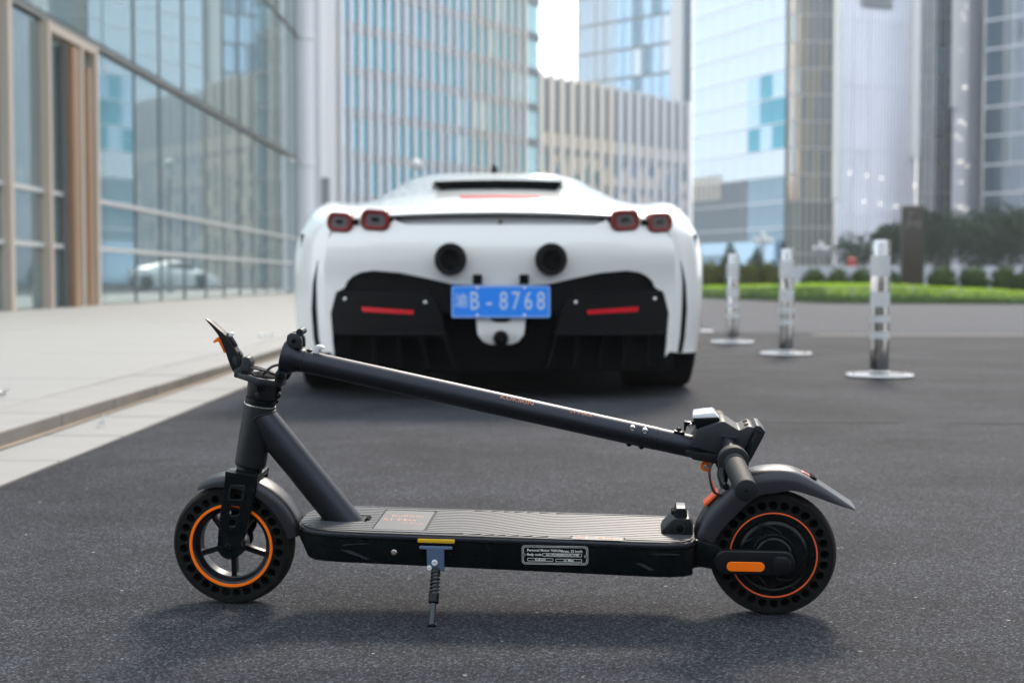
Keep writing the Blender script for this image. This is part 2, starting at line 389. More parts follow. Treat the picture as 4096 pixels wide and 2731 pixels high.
# ================================================================== buildings
class Bld:
    """root Empty at the left foot of a facade; local x along it, y into the building, z up"""
    def __init__(s, name, label, p0, p1, category='building'):
        d = Vector((p1[0] - p0[0], p1[1] - p0[1])); s.W = d.length
        s.root = empty(name, (p0[0], p0[1], 0), math.atan2(d.y, d.x)); tag(s.root, label, category)
        s.cache = {}
    def box(s, name, a, b, m, parent=None):
        size = tuple(round(abs(q - p), 4) for p, q in zip(a, b)); key = (name, size, m)
        if key not in s.cache:
            g = G(); g.box((0, 0, 0), size); me = g.mesh(name); me.materials.append(MATS[m]); s.cache[key] = me
        o = bpy.data.objects.new(name, s.cache[key]); col.objects.link(o); o.parent = parent or s.root
        o.location = [(p + q) / 2 for p, q in zip(a, b)]
        return o
    def core(s, p0, p1, depth, h, m):
        rz = s.root.rotation_euler.z; o = Vector((p0[0], p0[1])); c, q = math.cos(-rz), math.sin(-rz)
        def loc(p): d = Vector(p) - o; return (d.x * c - d.y * q, d.x * q + d.y * c)
        a, b = Vector(p0), Vector(p1)
        far = [b + b.normalized() * depth + Vector((-.8, 0)), a + a.normalized() * depth + Vector((.8, 0))]
        g = G(); g.prism([(.15, .3), (s.W - .15, .3)] + [loc(f) for f in far], 0, h, 'xy')
        return g.obj('core', m, s.root)
    def panes(s, xs, zs, m, y=0.0, gap=.05, tilt=.0016, name='glass_pane', pick=None):
        for i, (a, b) in enumerate(zip(xs, xs[1:])):
            for j, (c, d) in enumerate(zip(zs, zs[1:])):
                mm = pick(i, j) if pick else m
                if mm is None: continue
                o = s.box(name, (a + gap / 2, y, c + gap / 2), (b - gap / 2, y + .05, d - gap / 2), mm)
                o.rotation_euler = (random.gauss(0, tilt), 0, random.gauss(0, tilt))
    def verticals(s, xs, z0, z1, m, w=.1, d=.12, y=-.1, name='mullion'):
        for x in xs: s.box(name, (x - w / 2, y, z0), (x + w / 2, y + d, z1), m)
    def horizontals(s, zs, x0, x1, m, h=.2, d=.1, y=-.06, name='floor_band'):
        for z in zs: s.box(name, (x0, y, z - h / 2), (x1, y + d, z + h / 2), m)
def frange(a, b, n): return [a + (b - a) * i / n for i in range(n + 1)]
def XY(u, Y): return ((u - 1176) / 3267 * Y, Y)

# ---- glass lobby building on the left
B = Bld('glass_lobby_building', 'glass fronted lobby building along the left plaza, pale door frames', (-7.7, 12.0), (-7.7, 51.2))
B.box('core', (0, .35, 0), (B.W, 14, 15), 'mullion_dark')
ys = [12, 14.2, 16.5, 18.9, 21.55, 23.4, 26.05, 26.95, 29.15, 31.25, 33.5, 35.8, 38.1, 40.3, 42.5, 44.6, 46.8, 49.1, 51.2]
xs = [y - 12 for y in ys]
B.panes(xs, [.06, 4.74], 'lobby_glass', 0, .035, .0022)
B.panes(xs, [4.92, 9.2], 'lobby_glass', 0, .035, .0022)
B.panes(xs, [9.3, 14.8], 'lobby_glass', 0, .035, .0022)
B.horizontals([4.83], 0, B.W, 'mullion_dark', .11, .12, -.05, 'transom'); B.horizontals([9.25], 0, B.W, 'mullion_dark', .1, .12, -.05, 'transom')
B.horizontals([1.10], 0, B.W, 'mullion', .075, .06, -.062, 'rail'); B.horizontals([1.98], 0, B.W, 'mullion', .075, .06, -.062, 'rail')
B.verticals([x for k, x in enumerate(xs) if k not in (4, 5, 6, 7)], .06, 14.8, 'spandrel', .018, .06, -.03)
for y, w in ((21.55, .17), (23.4, .13), (26.05, .18)): B.box('door_post', (y - 12 - w / 2, -.16, .06), (y - 12 + w / 2, .02, 4.75), 'pink_frame')
B.box('door_header', (11.47, -.155, 4.60), (14.06, .015, 4.735), 'pink_frame')
B.box('door_post', (13.12, -.15, .06), (13.26, .01, 4.60), 'pink_frame')
B.box('door_stile', (12.42, -.22, .07), (12.76, -.02, 4.5), 'copper'); B.box('door_stile', (12.30, -.12, .07), (12.38, -.02, 4.5), 'mullion_dark')
B.box('door_stile', (13.56, -.13, .07), (13.82, -.02, 4.3), 'copper')
c = G(); c.tube([(B.W + .25, -.28, 0), (B.W + .25, -.28, 15)], .29, 24)
for z in (4.7, 9.2): c.lathe([(.29, z - .09), (.325, z - .09), (.325, z + .09), (.29, z + .09)], (B.W + .25, -.28, 0), (0, 0, 1), 24)
c.obj('corner_column', 'fin_metal', B.root, 40)

# ---- finned building, tall wing
p0 = XY(795, 78); ang = R(31); Ln = 21.6
p1 = (p0[0] + math.sin(ang) * Ln, p0[1] + math.cos(ang) * Ln)
B = Bld('finned_office_building', 'tall office building with grey vertical fins over teal glass, behind the car', p0, p1)
B.core(p0, p1, 20, 44, 'spandrel')
NF = 24; xs = [B.W * (i / NF) ** 1.04 for i in range(NF + 1)]
zs = [.3 + 2.35 * i for i in range(12)]
def pk(i, j):
    if i >= NF - 2: return 'green_glass'
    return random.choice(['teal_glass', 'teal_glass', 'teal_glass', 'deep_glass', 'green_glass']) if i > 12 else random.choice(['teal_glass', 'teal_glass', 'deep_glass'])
B.panes(xs, zs, None, .25, .12, .004, pick=pk)
B.box('upper_glass', (0, .25, 26.3), (B.W, .3, 44), 'teal_glass')
B.horizontals([z for z in zs[1:]], 0, B.W, 'spandrel', .55, .08, .18)
for k, x in enumerate(xs[:-2]):
    B.box('fin', (x - .155, .12, 0), (x + .155, .22, 44), 'fin_metal' if k < 15 else 'fin_sunlit_cream')
# pale end wall towards the lobby building
for k in range(5):
    B.box('end_panel', (-3.2 + k * .76, .4, 0), (-3.2 + k * .76 + .72, .6, 44), 'white_clad' if k != 1 else 'pale_wall')
# ---- finned low wing
q0 = (p1[0] + .05, p1[1] + .1); ang2 = R(37); L2 = 19.8
q1 = (q0[0] + math.sin(ang2) * L2, q0[1] + math.cos(ang2) * L2)
B = Bld('finned_low_building', 'low curved-looking wing with grey vertical fins, the left ones painted sunlit cream, right of the tall fins', q0, q1)
B.core(q0, q1, 16, 14.3, 'cream_stone')
xs = frange(0, B.W, 16); zs = frange(.2, 14.0, 6)
B.panes(xs, zs, None, .3, .1, .004, pick=lambda i, j: random.choice(['green_glass', 'teal_glass', 'blue_glass']) if j < 4 else None)
B.box('parapet', (0, .26, 10.6), (B.W, .4, 14.3), 'spandrel')
B.horizontals(zs[1:5], 0, B.W, 'spandrel', .5, .06, .22)
for k, x in enumerate(xs): B.box('fin', (x - .25, .06, 0), (x + .25, .24, 14.5), 'fin_sunlit_cream' if k < 8 else 'fin_metal')  # left fins painted as if sunlit
# ---- towers farther back
def tower(name, label, a, b, h, m, nx, floor, depth=24, band='spandrel', bandh=.35, mw=.12, mmat='mullion', zmax=38, pick=None, zmin=.5):
    B = Bld(name, label, a, b)
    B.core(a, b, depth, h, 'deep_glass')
    xs = frange(0, B.W, nx); n = int((zmax - zmin) / floor); zs = [zmin + floor * i for i in range(n + 1)]
    B.panes(xs, zs, m, 0, .03, .003, pick=pick)
    B.box('upper_glass', (0, .0, zs[-1] + .05), (B.W, .06, h), m)
    B.horizontals(zs[1:], 0, B.W, band, bandh, .07, -.04)
    if mw: B.verticals(xs, 0, h, mmat, mw, .1, -.08)
    return B
# tower with blue-grey glass left of the bright pilaster
B = tower('blue_glass_tower', 'blue grey glass tower standing right of the white sky gap', XY(1326, 185), XY(1585, 172), 62, 'blue_glass', 12, 3.6, pick=lambda i, j: random.choice(['blue_glass', 'deep_glass', 'pale_glass']) if i > 5 else 'blue_glass')
B.verticals([.5 + k * .95 for k in range(7)], 0, 62, 'cream_stone', .22, .1, -.1, 'cream_strip')
B.box('pilaster', (B.W - 2.6, -.8, 17.5), (B.W - .7, .0, 62), 'white_clad')
# wide pale tower with floor lines
B = tower('pale_glass_tower', 'wide pale blue glass tower with thin floor lines above the bollards', XY(1588, 168), XY(1800, 150), 60, 'pale_glass', 8, 2.75, bandh=.16, band='fin_metal', mw=0, pick=lambda i, j: ('deep_glass' if j < 4 else 'pale_glass') if j < 4 or not (i in (5, 6, 7) and 5 <= j <= 7) else ('teal_glass' if random.random() < .45 else 'blue_glass'))  # lower panes darker: dark reflections put into the glass tint
for k in range(6): B.box('reflection_streak', (.5 + k * 1.1, -.12, 9.6), (1.0 + k * 1.1, -.05, 12.4), 'cream_stone')  # cream boxes painted in as reflection streaks on the glass
B.verticals([.3 + .55 * k for k in range(22)], 4.7, 11.5, 'mullion', .10, .08, -.13); B.box('podium', (-.3, -1.2, 0), (B.W, -.4, 4.6), 'blue_glass')
for k in range(9): B.box('podium_window', (.4 + k * 1.25, -1.27, .9), (1.35 + k * 1.25, -1.22, 3.3), 'deep_glass')
B = tower('cream_reflection_tower', 'narrow glass tower with painted cream reflection strips, between the pale tower and lilac tower', XY(1801, 152), XY(1914, 152), 60, 'blue_glass', 9, 2.8, bandh=.15, mw=0, band='fin_metal', pick=lambda i, j: 'deep_glass' if j < 3 else random.choice(['cream_reflection_glass', 'cream_reflection_glass', 'pale_glass'] if i < 5 else ['cream_reflection_glass', 'blue_glass', 'blue_glass']))  # cream and dark pane tints carry painted reflections
B.verticals([.3 + k * .66 for k in range(11)], 0, 60, 'cream_stone', .26, .1, -.1, 'cream_strip')  # cream strips paint in the mirror image of a sunlit building
# lilac tower with white edge pilasters
B = tower('lilac_clad_tower', 'pale lilac tower with fine vertical stripes and white edge pilasters', XY(1916, 143), XY(2100, 147), 58, 'lilac_glass', 5, 6.5, bandh=.0001, mw=0)
B.verticals([.5 + k * .42 for k in range(29)], 0, 58, 'fin_metal', .10, .05, -.05, 'stripe')
B.box('pilaster', (-.25, -.6, 8.6), (.28, .1, 58), 'white_clad'); B.box('pilaster', (B.W - .9, -.6, 13), (B.W - .1, .1, 58), 'white_clad')
B.box('vent_panel', (3.0, -.3, 27.9), (6.6, -.225, 29.4), 'spandrel')
def bulbs(B, spots):
    for x, z in spots:
        g = G(); g.lathe([(.001, -.06), (.10, -.05), (.12, .0), (.10, .02), (.001, .02)], (0, 0, 0), (0, -1, 0), 10, closed=False)
        o = g.obj('facade_light', 'lamp_glow', B.root, 60); o.location = (x, -.32, z)
bulbs(B, [(1.5, 11.2), (3.6, 11.0), (5.4, 10.8), (9.6, 10.2), (3.3, 8.4), (5.3, 8.2), (7.3, 8.0)])
B = tower('green_glass_tower', 'narrow green grey glass tower behind the dark sign pylon', XY(2104, 158), XY(2181, 158), 58, 'green_glass', 5, 3.2, bandh=.3, mw=.2, mmat='mullion', pick=lambda i, j: random.choice(['green_glass', 'deep_glass', 'blue_glass']))
B = tower('grey_lit_tower', 'slim lilac grey tower with dots of light and white left edge', XY(2183, 150), XY(2252, 155), 58, 'lilac_clad', 3, 6.5, bandh=.0001, mw=0)
B.verticals([.3 + k * .4 for k in range(8)], 0, 58, 'fin_metal', .12, .06, -.06, 'stripe')
B.box('pilaster', (-.35, -.6, 18.5), (.35, .1, 58), 'white_clad')
bulbs(B, [(1.1, 8.2), (1.5, 8.2), (2.8, 8.0), (1.4, 10.8), (1.0, 12.9), (1.4, 13.0), (2.9, 12.6), (1.2, 15.3), (.3, 15.6), (1.0, 17.2), (1.4, 17.1), (2.2, 16.9), (1.9, 20.8), (2.2, 20.8), (1.0, 24.6), (1.2, 28.3), (1.8, 27.9), (2.2, 29.3), (1.1, 31.2), (1.9, 31.0)])
B = tower('sky_blue_tower', 'light blue glass tower at the right edge, dark left flank', XY(2254, 150), (64, 132), 56, 'pale_glass', 10, 3.0, bandh=.2, band='fin_metal', mw=.08, pick=lambda i, j: 'deep_glass' if i < 1 else 'pale_glass')
for k, (ya, yb, xx, h, m, lb) in enumerate(((100, 66, 82, 30, 'dark_stone', 'dark grey block beyond the right edge, mirrored in the far lobby glass'), (60, 26, 76, 24, 'cream_stone', 'cream block beyond the right edge, mirrored in the middle lobby glass'), (20, -18, 80, 34, 'dark_stone', 'dark block to the right, mirrored in the bollards'))):  # unseen blocks added at the right for what glass and chrome mirror
    B = Bld('mirrored_city_block', lb, (xx, ya), (xx, yb)); B.root['group'] = 'city blocks out of frame'
    B.box('core', (0, .3, 0), (B.W, 16, h), m)
    for j in range(int(h / 3.2)): B.box('window_band', (.8, .2, .9 + j * 3.2), (B.W - .8, .29, 2.9 + j * 3.2), 'dark_window')
    for j in range(int(B.W / 5)): B.box('pier', (j * 5 + .2, .0, 0), (j * 5 + .9, .25, h), m)
# ---- city blocks behind the viewer, seen only mirrored; mostly toned dark to dim what glass and paint mirror
for k, (xa, xb, yy, h, m, lb) in enumerate(((-95, -52, -78, 24, 'dark_stone', 'dark office block mirrored in the glass, far left behind the viewer'), (-48, -16, -70, 30, 'dark_stone', 'dark stone block mirrored in the car paint, left behind the viewer'), (-12, 24, -82, 21, 'dark_stone', 'dark block mirrored in the car paint, straight behind the viewer'), (28, 58, -74, 33, 'dark_stone', 'dark grey block mirrored in the pale tower, right behind the viewer'), (62, 112, -80, 26, 'cream_stone', 'cream block mirrored in the right towers, behind the viewer'))):
    B = Bld('mirrored_city_block', lb, (xb, yy), (xa, yy)); B.root['group'] = 'city blocks out of frame'
    B.box('core', (0, .3, 0), (B.W, 18, h), m)
    nf = int(h / 3.2)
    for j in range(nf): B.box('window_band', (.8, .2, .9 + j * 3.2), (B.W - .8, .29, 2.9 + j * 3.2), 'dark_window')
    for j in range(int(B.W / 5)): B.box('pier', (j * 5 + .2, .0, 0), (j * 5 + .9, .25, h), m)
# ================================================================== planting and street furniture
def leaves(g, blobs, n, size, rnd, flat=.5):
    tot = sum(b[1] ** 2 for b in blobs)
    for c, r, sz in [(b[0], b[1], b[2] if len(b) > 2 else (1, 1, 1)) for b in blobs]:
        for k in range(int(n * r * r / tot)):
            d = Vector((rnd.gauss(0, 1), rnd.gauss(0, 1), rnd.gauss(0, 1))).normalized()
            q = r * (1 - .42 * rnd.random() ** 1.7)
            p = Vector(c) + Vector((d.x * sz[0], d.y * sz[1], d.z * sz[2])) * q
            a = Vector((rnd.gauss(0, 1), rnd.gauss(0, 1), rnd.gauss(0, flat))).normalized(); b = a.orthogonal().normalized()
            b.rotate(Matrix.Rotation(rnd.random() * 6.28, 3, a)); e = a.cross(b)
            s1 = size * rnd.uniform(.6, 1.3); s2 = s1 * .55
            e = (e + d * .6).normalized()
            g.bm.faces.new([g.bm.verts.new(p + v) for v in (-b * s1, -e * s2, b * s1, e * s2)])
# ---- broadleaf trees beyond the hedge
def tree_mesh(seed, h, w, conifer=False):
    rnd = random.Random(seed); g = G(); blobs = []
    if conifer:
        for k in range(7):
            t = k / 6; blobs.append(((rnd.uniform(-.1, .1), rnd.uniform(-.1, .1), h * (.22 + .72 * t)), w * (.5 - .38 * t), (1, 1, .9)))
    else:
        for k in range(13):
            a = rnd.random() * 6.28; q = w * .36 * math.sqrt(rnd.random())
            blobs.append(((math.cos(a) * q, math.sin(a) * q, h * rnd.uniform(.42, .86)), w * rnd.uniform(.17, .30), (1, 1, .8)))
    leaves(g, blobs, 2600, .13, rnd)
    t = G(); pts = [(0, 0, 0), (.05, .02, h * .25), (-.03, .05, h * .5), (.02, 0, h * .72)]
    t.tube(pts, [.13, .10, .075, .03], 8)
    for k in range(4):
        a = rnd.random() * 6.28; z = h * rnd.uniform(.3, .5)
        t.tube([(0, 0, z), (math.cos(a) * w * .2, math.sin(a) * w * .2, z + h * .16), (math.cos(a) * w * .3, math.sin(a) * w * .3, z + h * .3)], [.05, .035, .012], 6)
    c = g.mesh('crown'); c.materials.append(MATS['tree_leaf']); tm = t.mesh('trunk'); tm.materials.append(MATS['bark'])
    return c, tm
TM = [tree_mesh(11, 4.8, 4.6), tree_mesh(23, 5.2, 4.0), tree_mesh(37, 4.5, 5.0)]
CM = [tree_mesh(51, 4.0, 2.6, True)]
def tree(u, Y, k, s, label, rz, pool=TM, name='broadleaf_tree', group='trees beyond the hedge'):
    x, y = XY(u, Y); s *= .9; r = empty(name, (x, y, -.02), rz); r.scale = (s, s, s); tag(r, label, 'tree', group)
    for me, n in zip(pool[k % len(pool)], ('crown', 'trunk')):
        o = bpy.data.objects.new(n, me); col.objects.link(o); o.parent = r
TL = [(1985, 84, 0, .80, 'low dark green tree at the left end of the tree row, by the red bin'),
      (2040, 78, 1, .88, 'dark green tree whose crown rises just left of the dark sign pylon'),
      (2092, 80, 2, .95, 'dark green tree half hidden behind the dark sign pylon'),
      (2150, 76, 1, 1.03, 'tall dark green tree directly right of the dark sign pylon'),
      (2205, 82, 0, 1.08, 'dark green tree below the lilac grey tower with dots of light'),
      (2262, 76, 2, .96, 'broad dark green tree, third from the right end of the row'),
      (2318, 80, 1, 1.05, 'dark green tree, second from the right edge of the photo'),
      (2372, 75, 0, 1.08, 'dark green tree cut off by the right edge of the photo')]
for i, (u, Y, k, s, lb) in enumerate(TL): tree(u, Y, k, s, lb, i * 1.3)
tree(1676, 96, 0, .84, 'small pointed conifer behind the leftmost bollard', .4, CM, 'conifer_tree', 'small trees before the pale tower')
tree(1740, 98, 0, .78, 'small pointed conifer beside the five-globe street lamp', 2.1, CM, 'conifer_tree', 'small trees before the pale tower')
# ---- clipped round shrubs
def shrub_mesh(seed, m, n=1500):
    rnd = random.Random(seed); g = G()
    leaves(g, [((0, 0, .42), .46, (1, 1, .92)), ((.12, 0, .38), .40, (1, 1, .9)), ((-.13, .05, .36), .38, (1, 1, .9))], n, .045, rnd)
    me = g.mesh('foliage'); me.materials.append(MATS[m])
    b = G(); b.ball((0, 0, .38), .36, 14, 10, (1.1, 1, 1)); bm_ = b.mesh('dense_core'); bm_.materials.append(MATS[m])
    return me, bm_
SH = [shrub_mesh(5, 'hedge_leaf'), shrub_mesh(6, 'hedge_leaf')]; SO = [shrub_mesh(8, 'olive_leaf')]
def shrub(u, Y, s, pool, k, label, group, zs=1.0):
    x, y = XY(u, Y); r = empty('clipped_shrub', (x, y, 0), k * 1.7); r.scale = (s * .68, s * .68, s * zs); tag(r, label, 'shrub', group)
    for me, n in zip(pool[k % len(pool)], ('foliage', 'dense_core')):
        o = bpy.data.objects.new(n, me); col.objects.link(o); o.parent = r
SL = [(1630, 44, 'olive round shrub nearest the white car'), (1683, 43.5, 'olive round shrub directly behind the leftmost bollard'), (1722, 43, 'olive round shrub right of the leftmost bollard'),
      (1766, 43, 'larger olive shrub left of the middle bollard')]
for i, (u, Y, lb) in enumerate(SL): shrub(u, Y, 1.2, SO, i, lb, 'olive shrubs beside the car', 1.15)
SL = [(1868, 40, 'dark round shrub, first to the right of the middle bollard'), (1924, 39.5, 'dark round shrub, second to the right of the middle bollard'), (1980, 39, 'dark round shrub left of the nearest bollard'),
      (2040, 39, 'dark round shrub partly behind the nearest bollard'), (2162, 37, 'dark round shrub just right of the dark sign pylon'), (2236, 37, 'dark round shrub between the pylon and the right edge'),
      (2308, 36.5, 'dark round shrub second from the right edge'), (2372, 36, 'dark round shrub cut by the right edge of the photo')]
for i, (u, Y, lb) in enumerate(SL): shrub(u, Y, 1.12 + .10 * (i > 3), SH, i, lb, 'dark clipped shrubs behind the lime bed', .92)
# ---- lime green low bed
def bed():
    rnd = random.Random(3); g = G(); xs = frange(4.5, 30, 60); rows = 16
    front = lambda x: 47 - 15.5 * min(1, max(0, (x - 4.5) / 2.6)) ** .8 - max(0, x - 7) * .32
    top = lambda x: .21 + .20 * math.exp(-((x - 8.0) / 2.7) ** 2)
    def surf(x, t):
        y0 = max(front(x), 24); d = 7.0 - 3.2 * min(1, max(0, (x - 8) / 6)); y = y0 + d * t
        h = top(x) * min(1, (t / .09)) ** .55 * (1 + .04 * math.sin(x * 3 + t * 9))
        return Vector((x, y, max(.01, h)))
    V_ = [[g.bm.verts.new(surf(x, (j / rows) ** 1.8)) for j in range(rows + 1)] for x in xs]
    for a, b in zip(V_, V_[1:]):
        for j in range(rows): g.bm.faces.new((a[j], b[j], b[j + 1], a[j + 1]))
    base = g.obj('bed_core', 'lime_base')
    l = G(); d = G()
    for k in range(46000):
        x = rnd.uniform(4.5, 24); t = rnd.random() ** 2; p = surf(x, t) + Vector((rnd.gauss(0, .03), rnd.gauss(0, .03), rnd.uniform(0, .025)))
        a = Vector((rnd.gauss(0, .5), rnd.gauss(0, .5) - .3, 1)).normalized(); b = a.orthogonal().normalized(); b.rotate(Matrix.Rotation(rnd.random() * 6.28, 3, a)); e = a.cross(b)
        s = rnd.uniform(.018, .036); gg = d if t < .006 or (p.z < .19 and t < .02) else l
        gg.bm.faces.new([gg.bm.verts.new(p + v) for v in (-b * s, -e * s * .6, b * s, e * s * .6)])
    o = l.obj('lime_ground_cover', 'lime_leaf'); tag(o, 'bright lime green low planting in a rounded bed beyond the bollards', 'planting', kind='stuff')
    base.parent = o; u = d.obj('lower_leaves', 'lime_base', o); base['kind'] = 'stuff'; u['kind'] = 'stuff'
bed()
# ---- low pale barrier behind the shrubs, one panel each
bx = empty('low_barrier', (14.5, 58, 0)); tag(bx, 'low pale barrier wall with gaps between panels, behind the shrubs', 'barrier')
for k in range(11):
    g = G(); g.span((-3 + k * 1.75, 0, 0), (-3 + k * 1.75 + 1.55, .25, 1.06), .02); g.obj('panel', 'pale_wall', bx)
    g = G(); g.span((-3 + k * 1.75 + 1.56, -.03, 0), (-3 + k * 1.75 + 1.74, .28, 1.14), .02); g.obj('post', 'pole_grey', bx)
# ---- red bin
x, y = XY(1955, 62); rb = empty('red_bin', (x, y, 0)); tag(rb, 'small red bin standing in front of the trees', 'bin')
g = G(); g.prism(rrect(-.16, -.16, .16, .16, .05), 0, 1.35, 'xy', taper=1.05); g.obj('body', 'red_paint', rb, 40)
g = G(); g.span((-.18, -.18, 1.36), (.18, .18, 1.48), .05); g.obj('lid', 'red_paint', rb, 40)
# ---- globe street lamps
def globe_lamp(u, Y, h, n, label, s=1.0):
    x, y = XY(u, Y); r = empty('globe_street_lamp', (x, y, 0)); tag(r, label, 'street lamp', 'globe street lamps')
    g = G(); g.tube([(0, 0, 0), (0, 0, .5), (0, 0, .52), (0, 0, h - .5)], [.12, .10, .055, .045], 10); g.obj('pole', 'pole_grey', r, 40)
    for k in range(n):
        a = 2 * math.pi * k / max(1, n - 1); q = 0 if k == n - 1 else .42 * s; z = h if q == 0 else h - .32
        if q:
            g = G(); g.tube([(0, 0, h - .75), (math.cos(a) * q * .6, math.sin(a) * q * .6, h - .72), (math.cos(a) * q, math.sin(a) * q, z - .18)], .022, 6); g.obj('arm', 'pole_grey', r)
        g = G(); g.ball((math.cos(a) * q, math.sin(a) * q, z), .19 * s, 16, 10); g.obj('globe', 'globe', r, 60)
globe_lamp(1752, 88, 3.25, 5, 'white five-globe street lamp left of the middle bollard')
globe_lamp(1884, 100, 3.0, 5, 'faint white five-globe street lamp right of the middle bollard')
globe_lamp(957, 50, 4.55, 1, 'single white globe lamp showing above the car roof on the left', 1.0)
# ---- slim grey post left of the car
x, y = XY(749, 34); p = empty('slim_grey_post', (x, y, 0)); tag(p, 'slim dark grey post left of the car before the pale panels', 'post')
g = G(); g.prism(rrect(-.10, -.06, .10, .06, .02), 0, 2.95, 'xy'); g.obj('shaft', 'pole_grey', p, 40)
g = G(); g.span((-.16, -.12, 0), (.16, .12, .03), .01); g.obj('base_plate', 'pole_grey', p)
# ---- dark sign pylon
x, y = XY(2094, 36.5); s = empty('sign_pylon', (x, y, 0), R(-6)); tag(s, 'dark brown stone sign pylon with faint lettering, behind the lime bed', 'sign')
g = G(); g.span((-.275, -.16, 0), (.275, .16, 2.42), .012); g.obj('slab', 'brown_stone', s, 40)
g = G(); g.span((-.36, -.25, 0), (.36, .25, .10), .01); g.obj('plinth', 'concrete', s, 40)
FACE = lambda x, y, z, rx=90: Matrix.Translation((x, y, z)) @ Matrix.Rotation(R(rx), 4, 'X')
text('lettering', 'Jing', .27, 'faint_print', s, FACE(0, -.163, 1.98), .001)
plate('emblem', [circ(-.09, 2.2, .055), circ(-.09, 2.2, .038)], -.166, -.161, 'faint_print', s)
# ---- stainless bollards
def bollard(x, y, label, rz):
    r = empty('steel_bollard', (x, y, 0), rz); tag(r, label, 'bollard', 'stainless bollards across the road')
    g = G(); g.lathe([(.001, 0), (.185, 0), (.185, .010), (.178, .016), (.001, .018)], (0, 0, .004), (0, 0, 1), 48, closed=False); g.obj('base_plate', 'chrome_brushed', r, 40)
    g = G(); g.lathe([(.051, .02), (.051, .735), (.047, .748), (.001, .75)], (0, 0, 0), (0, 0, 1), 40, closed=False); g.obj('post', 'chrome', r, 40)
    g = G(); g.lathe([(.051, .021), (.060, .022), (.060, .03), (.053, .036), (.051, .036)], (0, 0, 0), (0, 0, 1), 40); g.obj('collar', 'chrome', r, 40)
    for a, b in ((.115, .265), (.38, .485), (.55, .60), (.665, .715)):
        g = G(); g.lathe([(.0512, .75 - .75 * b), (.0525, .75 - .75 * b), (.0525, .75 - .75 * a), (.0512, .75 - .75 * a)], (0, 0, 0), (0, 0, 1), 40); g.obj('reflective_band', 'band_white', r, 40)
    for k in range(4):
        a = R(45 + 90 * k); g = G(); g.tube([(math.cos(a) * .14, math.sin(a) * .14, .018), (math.cos(a) * .14, math.sin(a) * .14, .03)], .011, 6); g.obj('anchor_bolt', 'steel', r, 40)
for x, y, lb in ((2.01, 7.77, 'nearest and largest steel bollard, rightmost in the photo'), (1.94, 10.06, 'middle steel bollard of the three beside the car'), (1.85, 11.93, 'steel bollard closest to the white car, leftmost of three'), (1.86, 14.4, 'steel bollard hidden behind the car with its base plate showing')):
    bollard(x, y, lb, random.random())
# ---- scraps of paper
def scrap(x, y, z, s, label, seed):
    rnd = random.Random(seed); g = G(); n = 5
    v = [[g.bm.verts.new(((i / n - .5) * s + rnd.gauss(0, s * .05), (j / n - .5) * s * .6 + rnd.gauss(0, s * .05), abs(rnd.gauss(.012, .012)))) for j in range(n + 1)] for i in range(n + 1)]
    for i in range(n):
        for j in range(n): g.bm.faces.new((v[i][j], v[i + 1][j], v[i + 1][j + 1], v[i][j + 1]))
    o = g.obj('paper_scrap', 'paper'); o.location = (x, y, z + .002); o.rotation_euler.z = rnd.random() * 3; tag(o, label, 'litter', 'paper scraps')
scrap(-2.09, 5.8, KH, .07, 'crumpled white scrap on the plaza at the left edge', 1)
scrap(-2.05, 11.8, KH, .12, 'white scrap on the plaza above the scooter latch', 2)
scrap(-1.47, 5.06, .01, .028, 'tiny white scrap lying on the gutter slabs', 3)
